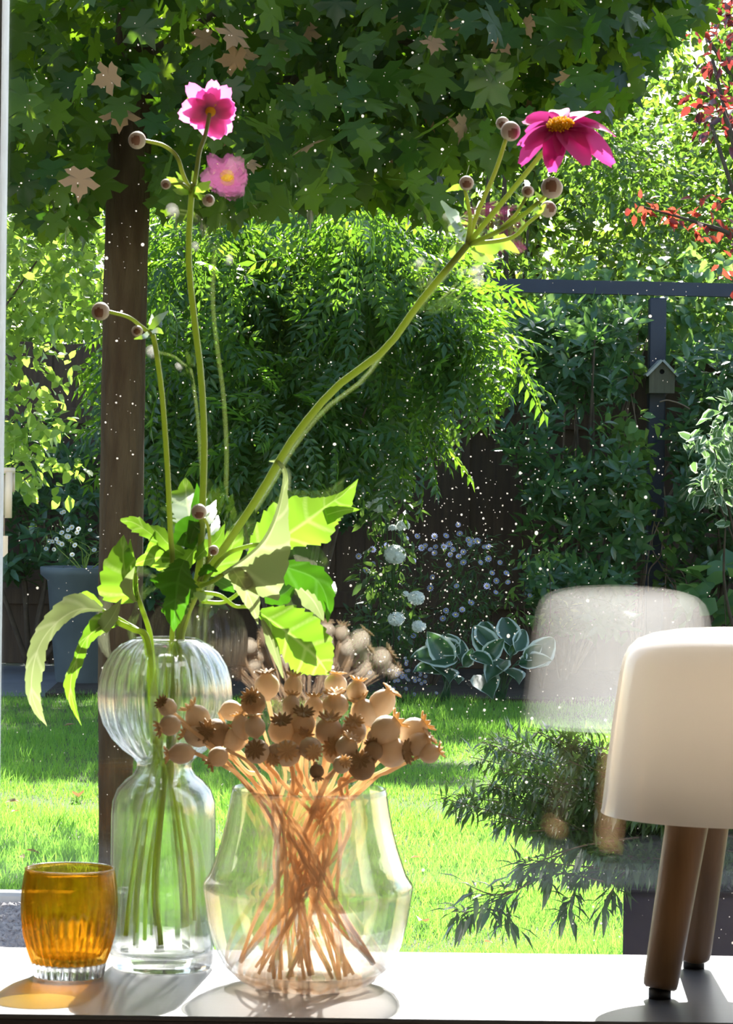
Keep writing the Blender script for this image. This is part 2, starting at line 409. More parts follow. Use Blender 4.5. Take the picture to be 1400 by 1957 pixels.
# dust and dried drops on the outside of the glass
N = 2600
px = RNG.uniform(30, 1400, N); py = RNG.uniform(0, 1815, N)
kk = RNG.random(N)
rad = np.where(kk < .82, RNG.uniform(.0002, .0005, N), np.where(kk < .97, RNG.uniform(.0005, .0010, N), RNG.uniform(.001, .0017, N)))
cl = RNG.random(N) < .28
px = np.where(cl, RNG.normal(860, 170, N), px); py = np.where(cl, RNG.normal(1080, 190, N), py)
V = []; Fc = []
for i in range(N):
    if not (30 < px[i] < 1430 and -20 < py[i] < 1815): continue
    c = P(px[i], py[i], GY + .034); r = rad[i]; el = random.uniform(.75, 1.3); k0 = len(V)
    V.append((c.x, c.y + r * .5, c.z))
    for k in range(6):
        a = k * math.pi / 3 + .3
        V.append((c.x + r * math.cos(a), c.y, c.z + r * el * math.sin(a)))
    for k in range(6): Fc.append((k0, k0 + 1 + k, k0 + 1 + (k + 1) % 6))
me = fast_mesh('dust_specks', np.array(V), np.array(Fc)); me.materials.append(M['dust'])
o = bpy.data.objects.new('dust_specks', me); COL.objects.link(o); o.parent = win
o.matrix_local = Matrix.Translation(-ORG[win.name]); tag(o, 'pale dust specks and dried drops on the glass', kind='stuff')

# ---------------------------------------------------------------- sideboard under the window
YF, YB = 2.25, 2.565
sb = root('sideboard', 'long grey topped sideboard with dark front edge standing before the window', 'sideboard', (0, (YF + YB) / 2, 0))
m = MB(); m.box(-1.3, 1.5, YF, YB, ST - .022, ST, .002); m.build('worktop', M['sideboard'], sb, False)
m = MB(); m.box(-1.3, 1.5, YF - .0012, YF + .004, ST - .024, ST - .0035); m.build('front_edge', M['sideboard_edge'], sb, False)
m = MB(); m.box(-1.28, 1.48, YF + .012, YB - .01, .08, ST - .022); m.build('body', M['sideboard_edge'], sb, False)
for x in (-1.2, 1.4):
    m = MB(); m.box(x - .03, x + .03, YF + .03, YB - .03, 0, .08); m.build('foot', M['sideboard_edge'], sb, False)
def on_top(px, py):
    """where the sight line through a pixel meets the sideboard top"""
    a, b = px - 575.0, py - 895.0
    yd = -a * sn + b * cs
    return P(px, py, .394 * F / yd)
# ---------------------------------------------------------------- foliage machinery
def T_ovate(wd=.26, fold=.10, droop=.12):
    V = np.array([(0, 0, 0), (-wd, .33, fold), (0, .33, 0), (wd, .33, fold), (-wd * .82, .68, fold * .6 - droop * .4), (0, .68, -droop * .4),
                  (wd * .82, .68, fold * .6 - droop * .4), (0, 1, -droop)], float)
    Fc = np.array([(0, 3, 2), (0, 2, 1), (2, 3, 6), (2, 6, 5), (1, 2, 5), (1, 5, 4), (5, 6, 7), (4, 5, 7)])
    return V, Fc, np.array([0, 1, 0, 1, 1, 0, 1, .9])
def T_small(wd=.27, fold=.08, droop=.10):
    V = np.array([(0, 0, 0), (-wd, .45, fold), (0, .45, 0), (wd, .45, fold), (0, 1, -droop)], float)
    Fc = np.array([(0, 3, 2), (0, 2, 1), (2, 3, 4), (1, 2, 4)])
    return V, Fc, np.array([0, 1, 0, 1, .8])
def T_maple():
    h = [(.05, -.02), (.20, -.12), (.34, -.02), (.50, .02), (.40, .16), (.30, .20), (.50, .34), (.68, .42), (.55, .52), (.46, .60), (.24, .50), (.27, .72), (.12, .78)]
    out = [(0, 0)] + h + [(0, 1.05)] + [(-x, y) for x, y in reversed(h)]
    V = [(0, .33, .0)] + [(x, y, -.22 * (x * x + (y - .33) ** 2) + .05 * abs(x)) for x, y in out]
    n = len(out)
    Fc = [(0, 1 + i, 1 + (i + 1) % n) for i in range(n)]
    return np.array(V, float), np.array(Fc), np.array([0] + [1] * n, float)
def T_compound(pairs=5):
    V = []; Fc = []
    def leaflet(bx, by, ang, L, w_):
        k = len(V); dx, dy = math.sin(ang), math.cos(ang)
        for u, s in ((0, 0), (.45, 1), (1, 0), (.45, -1)):
            V.append((bx + dx * u * L + dy * s * w_ * L, by + dy * u * L - dx * s * w_ * L, -.18 * (by + dy * u * L) ** 2 + (.03 if s else 0) - .06 * u))
        Fc.extend([(k, k + 1, k + 2), (k, k + 2, k + 3)])
    for i in range(pairs):
        y = .18 + .70 * i / (pairs - 1)
        L = .30 * (1 - .35 * abs(i / (pairs - 1) - .4))
        leaflet(0, y, .95, L, .19); leaflet(0, y, -.95, L, .19)
    leaflet(0, .9, 0, .26, .19)
    k = len(V); V += [(-.008, 0, 0), (.008, 0, 0), (0, .5, -.045), (0, .95, -.16)]
    Fc += [(k, k + 1, k + 2), (k, k + 2, k + 3)]
    return np.array(V, float), np.array(Fc), np.ones(len(V))
def T_grass():
    V = np.array([(-.03, 0, 0), (.03, 0, 0), (-.022, .5, -.05), (.022, .5, -.05), (0, 1, -.22)], float)
    return V, np.array([(0, 1, 3), (0, 3, 2), (2, 3, 4)]), np.zeros(5)

def basis(tip, nor):
    tip = tip / (np.linalg.norm(tip, axis=1, keepdims=True) + 1e-9)
    nor = nor - tip * np.sum(tip * nor, axis=1, keepdims=True)
    nor = nor / (np.linalg.norm(nor, axis=1, keepdims=True) + 1e-9)
    return np.cross(tip, nor), tip, nor

def scatter(parent, tm, mat, pos, tip, nor, size, n_ind=0, part='leaf', stuff='foliage', what=None):
    """leaves of one plant: those that show largest become parts, the rest one mesh"""
    V, Fc, E = tm
    X, Y, Z = basis(tip, nor)
    N = len(pos); ind = np.zeros(N, bool)
    if n_ind:
        qx, qy = to_px(pos)
        vis = (qx > 5) & (qx < 1395) & (qy > 5) & (qy < 1800)
        score = size / pos[:, 1] + np.where(vis, 0, -10)
        score = score + RNG.random(N) * .001 - (pos[:, 1] - pos[:, 1].min()) * .004
        order = np.argsort(-score)[:n_ind]
        order = order[vis[order]]
        ind[order] = True
        me = fast_mesh(part, V, Fc, E); me.materials.append(mat)
        for i in np.where(ind)[0]:
            s = float(size[i])
            Mx = Matrix([[X[i, r] * s, Y[i, r] * s, Z[i, r] * s, pos[i, r]] for r in range(3)] + [[0, 0, 0, 1]])
            link(part, me, parent, Mx)
    rest = ~ind
    if rest.any():
        org = np.array(world_org(parent))
        p = pos[rest] - org; s = size[rest][:, None, None]
        W = p[:, None, :] + s * (V[None, :, 0:1] * X[rest][:, None, :] + V[None, :, 1:2] * Y[rest][:, None, :] + V[None, :, 2:3] * Z[rest][:, None, :])
        n = rest.sum(); k = len(V)
        FF = (Fc[None] + (np.arange(n) * k)[:, None, None]).reshape(-1, 3)
        me = fast_mesh(stuff, W.reshape(-1, 3), FF, np.tile(E, n)); me.materials.append(mat)
        o = bpy.data.objects.new(stuff, me); COL.objects.link(o); o.parent = parent
        o['kind'] = 'stuff'
        if what: o['label'] = what
        return o

def blob_leaves(blobs, per_m2, lo, hi, down=.35, up=.7, shell=.6):
    """leaf positions over ellipsoid blobs (cx,cy,cz,rx,ry,rz)"""
    ps, ts, ns, ss = [], [], [], []
    for (c, r) in blobs:
        c = np.array(c); r = np.array(r)
        n = max(6, int(per_m2 * (r[0] * r[1] + r[0] * r[2] + r[1] * r[2]) * 1.4))
        d = RNG.normal(size=(n, 3)); d /= np.linalg.norm(d, axis=1, keepdims=True)
        q = (shell + (1 - shell) * RNG.random(n)) ** .8
        ps.append(c + d * r * q[:, None])
        ts.append(d * .7 + np.array([0, 0, -down]) + RNG.normal(size=(n, 3)) * .45)
        ns.append(d * .45 + np.array([0, 0, up]) + RNG.normal(size=(n, 3)) * .45)
        ss.append(RNG.uniform(lo, hi, n))
    return np.concatenate(ps), np.concatenate(ts), np.concatenate(ns), np.concatenate(ss)

def blobs_px(n, x0, y0, x1, y1, D0, D1, r0, r1, inside=None):
    out = []
    while len(out) < n:
        x, y = random.uniform(x0, x1), random.uniform(y0, y1)
        if inside and not inside(x, y): continue
        D = random.uniform(D0, D1); r = random.uniform(r0, r1)
        c = P(x, y, D); out.append((tuple(c), (r * random.uniform(.9, 1.3), r, r * random.uniform(.7, 1.0))))
    return out

def branches(parent, base, ends, r0, mat, name='branch', trunk=None):
    base = Vector(base)
    for e in ends:
        e = Vector(e); mid = base.lerp(e, .5) + Vector((random.uniform(-.1, .1), random.uniform(-.1, .1), .12 * (e - base).length))
        pts = spline([base, base.lerp(mid, .5), mid, e], 10)
        m = MB(); m.tube(pts, [r0 * (1 - .75 * i / 10) for i in range(11)], 6); m.build(name, mat, parent)

def shrub(name, lab, cat, foot, blobs, per, lo, hi, tmpl, mat, n_ind, group=None, down=.35, up=.7, shell=.6, stems=6, r0=.02, woody='twig'):
    f = Vector((foot[0], foot[1], 0))
    o = root(name, lab, cat, f, group)
    p, t, n_, s = blob_leaves(blobs, per, lo, hi, down, up, shell)
    scatter(o, tmpl, M[mat], p, t, n_, s, n_ind)
    ends = random.sample([b[0] for b in blobs], min(stems, len(blobs)))
    branches(o, f, ends, r0, M[woody])
    return o

OV, SM, MA, CO = T_ovate(), T_small(), T_maple(), T_compound()
LANCE = T_ovate(.085, .03, .16); LAUR = T_ovate(.17, .05, .10); HEART = T_ovate(.40, .10, .14); ROUND = T_ovate(.31, .08, .08)

# ---------------------------------------------------------------- the ground
m = MB(); m.box(-9, 9, GY + .12, 15.15, -.1, 0); label(struct('lawn', m, M['lawn']), 'sunlit lawn running from the house to the flower bed')
m = MB(); m.box(-1.22, 9, 15.15, 30, -.1, .02); label(struct('flower_bed', m, M['soil']), 'dark soil of the bed along the fence')
m = MB(); m.box(-9, -1.22, 15.15, 30, -.1, .006); label(struct('pavement', m, M['paving']), 'grey paving in the shade at the far left')
# grass
def grass(n, d0, d1, hmin, hmax):
    D = d0 + (d1 - d0) * RNG.random(n) ** 1.25
    xp = np.where(np.arange(n) < n * .76, RNG.uniform(-60, 1460, n), RNG.uniform(-1000, 2400, n)); X = (xp - 575) / F * D
    keep = ~((D < 8.05) & (xp < 235) & (X > -1.65))
    X, D = X[keep], D[keep]; n = len(X)
    pos = np.stack([X, D, np.zeros(n)], 1)
    patch = .75 + .35 * np.sin(X * 5 + 2 * np.sin(D * 3)) * np.sin(D * 4.1)
    tip = np.stack([RNG.normal(0, .38, n), RNG.normal(0, .38, n), np.ones(n)], 1)
    nor = np.stack([RNG.normal(0, 1, n), RNG.normal(0, 1, n), np.full(n, .2)], 1)
    return pos, tip, nor, RNG.uniform(hmin, hmax, n) * patch
pos, tip, nor, size = grass(165000, 6.9, 15.25, .032, .062)
V, Fc, E = T_grass(); X, Y, Z = basis(tip, nor)
W = pos[:, None, :] + size[:, None, None] * (V[None, :, 0:1] * X[:, None, :] * 1.3 + V[None, :, 1:2] * Y[:, None, :] + V[None, :, 2:3] * Z[:, None, :])
FF = (Fc[None] + (np.arange(len(pos)) * 5)[:, None, None]).reshape(-1, 3)
me = fast_mesh('grass', W.reshape(-1, 3), FF); me.materials.append(M['grass'])
o = bpy.data.objects.new('grass', me); COL.objects.link(o)
tag(o, 'short bright green grass blades of the lawn', 'grass', kind='stuff')

# gravel strip with its pale kerb at the near left
x0, x1 = -1.6, P(225, 1760, 7.6).x
m = MB(); m.box(x0, x1, 6.9, 7.86, -.02, .004); label(struct('gravel_bed', m, M['gravel']), 'strip of grey gravel at the near left')
kb = MB(); kb.box(x0, x1, 7.88, 7.955, -.05, .045, .008); label(struct('trim_1', kb, M['kerb']), 'pale kerb between gravel and lawn')
n = 10000
pos = np.stack([RNG.uniform(-.95, x1, n), RNG.uniform(6.95, 7.86, n), RNG.uniform(0, .02, n)], 1)
V = np.array([(1, 0, 0), (-1, 0, 0), (0, 1, 0), (0, -1, 0), (0, 0, .8), (0, 0, -.8)], float)
Fc = np.array([(0, 2, 4), (2, 1, 4), (1, 3, 4), (3, 0, 4), (2, 0, 5), (1, 2, 5), (3, 1, 5), (0, 3, 5)])
tip = RNG.normal(size=(n, 3)); nor = RNG.normal(size=(n, 3)); X, Y, Z = basis(tip, nor); size = RNG.uniform(.006, .016, n)
W = pos[:, None, :] + size[:, None, None] * (V[None, :, 0:1] * X[:, None, :] + V[None, :, 1:2] * Y[:, None, :] + V[None, :, 2:3] * Z[:, None, :])
me = fast_mesh('gravel', W.reshape(-1, 3), (Fc[None] + (np.arange(n) * 6)[:, None, None]).reshape(-1, 3), smooth=False); me.materials.append(M['gravel'])
o = bpy.data.objects.new('gravel', me); COL.objects.link(o); tag(o, 'loose grey gravel stones at the near left', 'gravel', kind='stuff')

# fallen leaves on the lawn
litter = [(122, 1388, 'brown fallen leaf below the tip of the drooping vase leaf', .05), (270, 1503, 'fallen leaf on lawn right behind the ribbed glass globe', .05),
          (150, 1516, 'long dark curled fallen leaf left of the maple trunk', .09), (38, 1532, 'dark fallen leaf on shaded lawn near the left frame', .05),
          (22, 1552, 'reddish fallen leaf at the left edge of the lawn', .035), (38, 1636, 'dark thin fallen leaf just above the amber glass', .04),
          (76, 1632, 'pale tan fallen leaf above the amber glass', .05), (783, 1640, 'white tinted fallen leaf right of the poppy vase', .04),
          (885, 1545, 'pale fallen leaf on sunny lawn left of the planter shrub', .05), (800, 1760, 'grey brown fallen leaf beside the foot of poppy vase', .07),
          (925, 1800, 'tiny brown fallen leaf at the near edge of the lawn', .03), (1000, 1640, 'rusty fallen leaf under the drooping shrub twigs', .045)]
lf = fast_mesh('fallen_leaf', *T_ovate(.24, .14, .10))
lf.materials.append(M['dry_leaf'])
for (px, py, lab, s) in litter:
    a, b = px - 575.0, py - 895.0; yd = -a * sn + b * cs
    c = P(px, py, (CZ - .035) * F / yd)
    o = bpy.data.objects.new('fallen_leaf', lf); COL.objects.link(o)
    o.location = c; o.rotation_euler = (random.uniform(-.3, .3), random.uniform(-.4, .4), random.uniform(0, 6.3)); o.scale = (s, s, s)
    tag(o, lab, 'leaf', 'fallen leaves on the lawn')

# ---------------------------------------------------------------- fence, frame and bird house
DF = 17.4  # fence distance
fn = root('board_fence', 'dark brown wooden board fence behind the flower bed', 'fence', (0, DF + .1, 0))
x = -5.6; k = 0
while x < 5.6:
    wd = .145
    m = MB(); yo = .0125 * (k % 2); m.box(x, x + wd + .012, DF + yo, DF + .012 + yo, .02, 1.80 + random.uniform(-.006, .006), .003)
    m.build('board', M['board'], fn, False); x += wd; k += 1
for z in (.35, 1.35):
    m = MB(); m.box(-5.6, 5.6, DF - .035, DF, z, z + .09, .004); m.build('rail', M['board'], fn, False)

DP = 16.9
fr = root('garden_frame', 'dark blue grey painted post and crossbar frame in the bed', 'frame', (P(1254, 1100, DP).x, DP, 0))
xp = P(1254, 700, DP).x
m = MB(); m.box(xp - .045, xp + .045, DP - .045, DP + .045, 0, P(1254, 570, DP).z, .006); m.build('post', M['post'], fr, False)
zt = P(1160, 545, DP).z
m = MB()
a0, a1 = P(560, 537 + 2, DP), P(1900, 572 - 14, DP)
m.obox((Vector((P(760, 549, DP).x, DP, zt + .001)) + Vector((2.9, DP, zt - .03))) / 2, ((2.9 - P(760, 549, DP).x) / 2, 0, -.012), (0, .035, 0), (0, 0, .036))
m.build('crossbar', M['post'], fr, False)
xr = 2.85
m = MB(); m.box(xr - .045, xr + .045, DP - .045, DP + .045, 0, zt - .06, .006); m.build('post', M['post'], fr, False)

c = P(1261, 752, DP - .13); bw, bd = .068, .075
zb = c.z; zs = P(1261, 717, DP - .13).z; zp = P(1261, 692, DP - .13).z
bh = root('bird_house', 'small weathered wooden bird house with round hole hung on post', 'bird house', (c.x, c.y, zb))
m = MB()
yf, yb2 = c.y - bd, DP - .046
# walls with a hollow behind the entrance hole
n_ = 20; hz = P(1260, 711, DP - .13).z; hr = .0135
outer = [(c.x - bw, zb), (c.x + bw, zb), (c.x + bw, zs), (c.x, zp), (c.x - bw, zs)]
def edge_point(a):
    d = Vector((math.cos(a), 0, math.sin(a)))
    best = 9
    for i in range(5):
        (xa, za), (xb, zb_) = outer[i], outer[(i + 1) % 5]
        ex, ez = xb - xa, zb_ - za; det = d.x * -ez + ex * d.z
        if abs(det) < 1e-9: continue
        rx, rz = xa - c.x, za - hz
        t = (rx * -ez + ex * rz) / det; u = (d.x * rz - d.z * rx) / det
        if t > 0 and -1e-6 <= u <= 1 + 1e-6: best = min(best, t)
    return (c.x + d.x * best, hz + d.z * best)
angs = sorted([2 * math.pi * k / n_ for k in range(n_)] + [math.atan2(z - hz, x - c.x) % (2 * math.pi) for x, z in outer])
ring = []
for a in angs:
    e = edge_point(a); ring.append([(e[0], yf, e[1]), (c.x + hr * math.cos(a), yf, hz + hr * math.sin(a)), (c.x + hr * math.cos(a), yf + .015, hz + hr * math.sin(a))])
ring.append(ring[0]); m.grid(ring); m.build('front_wall', M['house_wood'], bh, False)
m = MB(); k = len(outer)
m.add([(x, yf, z) for x, z in outer] + [(x, yb2, z) for x, z in outer],
      [(0, 1, 6, 5), (1, 2, 7, 6), (2, 3, 8, 7), (3, 4, 9, 8), (4, 0, 5, 9), (5, 6, 7, 8, 9)])
m.build('side_wall', M['house_wood'], bh, False)
m = MB(); m.lathe((c.x, yf + .016, hz), [(0, 0), (hr * 1.6, 0), (hr * 1.6, .003), (0, .003)], 20, (0, 1, 0)); m.build('hole_shade_disc', M['hole'], bh, False)  # black disc painted as the shade inside the hole
for sg in (-1, 1):
    sl = Vector((sg * bw, 0, zs - zp)).normalized(); nn = Vector((-sl.z * sg, 0, sl.x * sg)); nn = nn if nn.z > 0 else -nn
    L = .058
    m = MB(); m.obox(Vector((c.x, (yf + yb2) / 2 - .012, zp)) + sl * (L - .002) + nn * .007, sl * L, (0, (yb2 - yf) / 2 + .012, 0), nn * .0065)
    m.build('roof_board', M['house_roof'], bh, False)

# ---------------------------------------------------------------- far trees and hedges
def XR(px, D): return (px - 575) / F * D
for i, (pa, pb, lab) in enumerate([(-1200, 250, 'tall backlit tree far behind the left part of the garden'), (250, 800, 'tall backlit tree far behind the middle of the garden'),
                                   (800, 1300, 'tall backlit tree far behind the blue grey crossbar'), (1300, 2400, 'tall backlit tree far behind the bird house corner')]):
    xc = XR((pa + pb) / 2, 22.5)
    bl = [((XR(random.uniform(pa, pb), 22.5), random.uniform(21.8, 23.4), random.uniform(.3, 5.1)), (.55, .5, .45)) for _ in range(int((pb - pa) * .09))]
    shrub('broadleaf_tree', lab, 'tree', (xc, 22.6), bl, 270, .09, .15, SM, 'far', 0, 'trees far behind the fence', stems=8, r0=.05)
for (pa, pb, lab, z1, ni) in [(-1150, 240, 'dense green hedge shrub behind the maple trunk', 4.2, 90), (240, 760, 'dense green hedge shrub above the long compound leaf shrub', 4.9, 120),
                          (760, 1120, 'bright sunlit hedge shrub above left end of the crossbar', 4.2, 200), (1120, 2350, 'bright sunlit hedge shrub above the bird house', 4.15, 200)]:
    xc = XR((pa + pb) / 2, 18.7); n_ = int((pb - pa) / 7.5)
    bl = [((XR(random.uniform(pa, pb), 18.7), random.uniform(18.0, 19.4), random.uniform(.3, z1 - .35)), (.34, .33, .28)) for _ in range(n_)]
    shrub('hedge_shrub', lab, 'shrub', (xc, 18.7), bl, 520, .045, .08, SM, 'hedge', ni, 'hedge behind the fence', stems=9, r0=.03)

# purple plum tree at the upper right
bl = blobs_px(15, 1365, -60, 1560, 230, 15.6, 16.4, .10, .17) + blobs_px(5, 1320, 60, 1400, 240, 15.6, 16.1, .05, .09)
pl = shrub('plum_tree', 'purple leaved plum tree with red backlit tips at upper right', 'tree', (2.75, 16.0), bl, 420, .05, .08, OV, 'plum', 160, stems=7, r0=.035)
bl = [(tuple(P(x, y, 15.2)), (.07, .07, .045)) for x, y in [(1225, 395), (1248, 398), (1275, 425), (1262, 410), (1300, 410), (1320, 430), (1348, 420), (1345, 388), (1375, 425), (1400, 445), (1395, 540), (1330, 445), (1385, 380), (1425, 470), (1400, 505)]]
p, t, n_, s = blob_leaves(bl, 190, .05, .08, .3, .6)
scatter(pl, OV, M['plum_red'], p, t, n_, s, 70, stuff='red_foliage')
m = MB(); m.tube(spline([Vector((2.75, 16, 2.0)), P(1420, 460, 15.2), P(1330, 425, 15.2), P(1230, 396, 15.2)], 14), [.018 - .001 * i for i in range(15)], 6); m.build('branch', M['twig'], pl)

# long compound-leaved shrub (wisteria like)
def ins_w(x, y):
    if y < 400: return False
    top = 440 if x < 480 else 400
    if x > 790: return 610 < y < 760 and (x - 790) < 90
    return y > top and y < 860 - max(0, (x - 700)) * .3
bl = blobs_px(64, 285, 400, 1000, 880, 13.6, 15.9, .16, .30, ins_w) + blobs_px(14, 640, 390, 810, 520, 14.0, 15.0, .16, .24) + blobs_px(7, 800, 410, 870, 510, 14.0, 14.8, .08, .13) + \
     blobs_px(8, 880, 620, 960, 720, 13.5, 13.9, .06, .10) + blobs_px(6, 820, 560, 880, 640, 13.6, 14.2, .10, .15) + blobs_px(10, 250, 440, 420, 860, 14.2, 15.2, .2, .3) + blobs_px(8, 620, 770, 800, 870, 13.6, 14.1, .10, .15)
shrub('wisteria', 'large shrub of drooping compound leaves, sunlit on top, beside the trunk', 'shrub', (XR(560, 14.6), 14.8), bl, 210, .17, .28, CO, 'wisteria', 280, down=.75, up=.7, stems=8, r0=.016)

# round-leaved shrub at the left
def ins_l(x, y): return y < 930 - max(0, (x - 60)) * .25
bl = blobs_px(40, -170, 390, 160, 880, 9.9, 11.0, .09, .17, ins_l) + blobs_px(9, -20, 780, 120, 930, 9.7, 10.2, .05, .09) + blobs_px(4, 110, 870, 170, 940, 9.8, 10.0, .03, .05)
shrub('beech_shrub', 'round leaved shrub hanging in from the left window edge', 'shrub', (XR(-520, 10.5), 10.5), bl, 900, .035, .058, ROUND, 'beech', 290, down=.3, stems=8, r0=.012)

# leafy climber over the crossbar
bl = blobs_px(26, 930, 575, 1500, 700, 17.16, 17.34, .10, .15) + blobs_px(10, 1040, 500, 1480, 560, 17.16, 17.4, .08, .14)
shrub('leafy_climber', 'blue green leaved climber behind and below the crossbar', 'climber', (XR(1100, 17.1), 17.15), bl, 420, .06, .10, HEART, 'heart', 160, stems=8, r0=.012, woody='vine')
# laurel below the crossbar
def laurel(lab, foot, boxes, n, ni):
    f = Vector((foot[0], foot[1], 0)); o = root('laurel_shrub', lab, 'shrub', f, 'dark evergreen shrubs along the fence')
    ps, ts, ns, ss = [], [], [], []; ends = []
    for _ in range(n):
        while True:
            b = random.choice(boxes); qx, qy = random.uniform(b[0], b[2]), random.uniform(b[1], b[3])
            if not (1208 < qx < 1310 and qy < 800) and not (1222 < qx < 1284): break
        c = np.array(P(qx, qy, random.uniform(b[4], b[5])))
        ax = RNG.normal(size=3) * .5 + np.array([0, -.45, .75]); ax /= np.linalg.norm(ax); ends.append(c)
        e1 = np.cross(ax, [1, .2, 0]); e1 /= np.linalg.norm(e1); e2 = np.cross(ax, e1); a0 = random.uniform(0, 6)
        for k in range(8):
            a = a0 + k * 2.4; d = e1 * math.cos(a) + e2 * math.sin(a)
            ps.append(c - ax * .008 * k); ts.append(d + ax * (.9 - .13 * k)); ns.append(ax - d * .3); ss.append(random.uniform(.07, .115))
    scatter(o, LAUR, M['laurel'], np.array(ps), np.array(ts), np.array(ns), np.array(ss), ni)
    branches(o, f, random.sample(ends, 10), .018, M['twig'])
    return o
laurel('dark evergreen shrub with whorled leaves left of the bird house post', (XR(1080, 16.6), 16.6),
       [(960, 600, 1235, 900, 16.1, 16.8), (1000, 880, 1240, 1120, 16.0, 16.7), (930, 580, 1200, 760, 16.5, 16.9), (1020, 1080, 1200, 1200, 15.8, 16.4)], 600, 240)
laurel('dark evergreen shrub with whorled leaves right of the bird house post', (XR(1340, 16.8), 16.8),
       [(1270, 640, 1480, 900, 16.4, 16.9), (1270, 860, 1500, 1130, 16.3, 16.8)], 330, 160)
laurel('dark evergreen shrub in the shade behind the maple trunk', (XR(60, 16.9), 17.0),
       [(-120, 800, 200, 1120, 16.6, 17.1), (240, 830, 520, 1150, 16.7, 17.1), (500, 860, 700, 1000, 16.8, 17.1)], 520, 60)
# light climber on the post, with bare hanging vines
bl = blobs_px(24, 1160, 800, 1236, 1000, 16.3, 16.6, .05, .085) + blobs_px(5, 1256, 970, 1300, 1120, 16.4, 16.6, .03, .06) + blobs_px(5, 1185, 690, 1222, 740, 16.8, 16.9, .05, .07)
vc = shrub('post_climber', 'light green climber on bird house post with bare hanging vines', 'climber', (xp - .12, 16.6), bl, 620, .05, .085, HEART, 'climber', 200, stems=5, r0=.008, woody='vine')
for pts in [[(1262, 990), (1245, 1040), (1262, 1080), (1290, 1125)], [(1255, 970), (1240, 1050), (1230, 1120)], [(1275, 1000), (1282, 1060), (1306, 1100), (1316, 1135)],
            [(1265, 1010), (1262, 1060), (1240, 1090), (1238, 1130)], [(1260, 768), (1275, 765), (1300, 772), (1318, 782)], [(1250, 1000), (1272, 1060), (1270, 1130)], [(1268, 930), (1276, 1010), (1292, 1130)]]:
    m = MB(); m.tube(spline([P(x, y, 16.45) for x, y in pts], 14), .0042, 5); m.build('vine', M['vine'], vc)
# variegated shrub at the right edge
bl = blobs_px(24, 1335, 780, 1500, 1030, 15.2, 15.8, .06, .12) + blobs_px(4, 1340, 900, 1400, 1000, 15.1, 15.3, .04, .06)
shrub('variegated_shrub', 'white edged leafy shrub at the right edge under the bird house', 'shrub', (XR(1440, 15.6), 15.7), bl, 520, .06, .095, OV, 'varieg', 200, stems=8, r0=.014)
bl = blobs_px(6, 1330, 1110, 1420, 1180, 15.6, 15.8, .07, .10)
shrub('broad_leaf_plant', 'low broad leaved green plant above the lamp at right', 'plant', (XR(1375, 15.7), 15.7), bl, 130, .11, .16, HEART, 'heart', 40, stems=4, r0=.006)
# low green shrub in the bed between the asters and the lamp
bl = blobs_px(16, 970, 1020, 1120, 1180, 15.7, 16.1, .05, .09)
shrub('young_shrub', 'small light green shrub right of the blue asters', 'shrub', (XR(1040, 15.9), 15.9), bl, 460, .04, .07, LAUR, 'climber', 90, stems=6, r0=.006)

# hostas
def hosta(lab, foot_px, leaves, D):
    f = P(*foot_px, D); f.z = .02; o = root('hosta', lab, 'hosta', f, 'white edged hostas in the bed')
    Vt, Ft, Et = T_hosta
    me = fast_mesh('leaf', Vt, Ft, Et); me.materials.append(M['hosta'])
    for (bx, by, tx, ty, dd, roll) in leaves:
        b, t = P(bx, by, D), P(tx, ty, D + dd)
        L = (t - b).length; y = (t - b).normalized()
        z = Vector((roll, -.75, .65)); z = (z - y * z.dot(y)).normalized(); x_ = y.cross(z)
        Mx = Matrix([[x_[r] * L, y[r] * L, z[r] * L, b[r]] for r in range(3)] + [[0, 0, 0, 1]])
        link('leaf', me, o, Mx)
        m = MB(); m.tube(spline([f + Vector((random.uniform(-.03, .03), 0, 0)), f.lerp(b, .6) + Vector((0, 0, .05)), b], 6), .004, 5); m.build('petiole', M['hosta'], o)
def make_hosta():
    ys = [0, .12, .32, .55, .78, .92, 1.0]; ws = [.0, .20, .33, .32, .21, .10, 0]
    V = []; Fc = []; E = []
    for y, w_ in zip(ys, ws):
        for u in (-1, -.78, -.4, 0, .4, .78, 1):
            V.append((u * w_, y, .10 * abs(u) * (1 if w_ else 0) - .22 * y * y)); E.append(abs(u) if w_ else .8)
    for i in range(6):
        for j in range(6):
            a = i * 7 + j; Fc += [(a, a + 1, a + 8), (a, a + 8, a + 7)]
    return np.array(V, float), np.array(Fc), np.array(E)
T_hosta = make_hosta()
DH = 14.95
hosta('white edged hosta under the white phlox, left clump', (850, 1330), [(862, 1270, 820, 1210, -.05, -.4), (880, 1250, 822, 1222, .05, -.2), (875, 1262, 790, 1245, -.05, -.3), (860, 1280, 795, 1272, -.1, -.5),
      (850, 1260, 818, 1212, .1, 0), (870, 1240, 850, 1205, .1, .2), (880, 1265, 882, 1218, .05, .5), (855, 1290, 880, 1295, -.15, .5), (840, 1280, 862, 1288, -.2, .3), (885, 1275, 905, 1240, .0, .6)], DH)
hosta('white edged hosta beside the lamp reflection, right clump', (955, 1330), [(945, 1255, 905, 1192, .05, -.3), (930, 1240, 925, 1180, .1, 0), (975, 1235, 965, 1172, .1, .1), (985, 1245, 1005, 1200, .05, .5),
      (925, 1262, 960, 1222, -.05, .4), (900, 1250, 940, 1265, -.1, .2), (1000, 1260, 1035, 1232, .0, .6), (990, 1270, 1050, 1255, -.05, .5), (920, 1290, 938, 1320, -.2, -.1), (960, 1280, 995, 1290, -.2, .4),
      (965, 1262, 930, 1290, -.15, -.3), (975, 1255, 978, 1205, .05, .2), (1010, 1275, 1060, 1215, .05, .4)], DH)

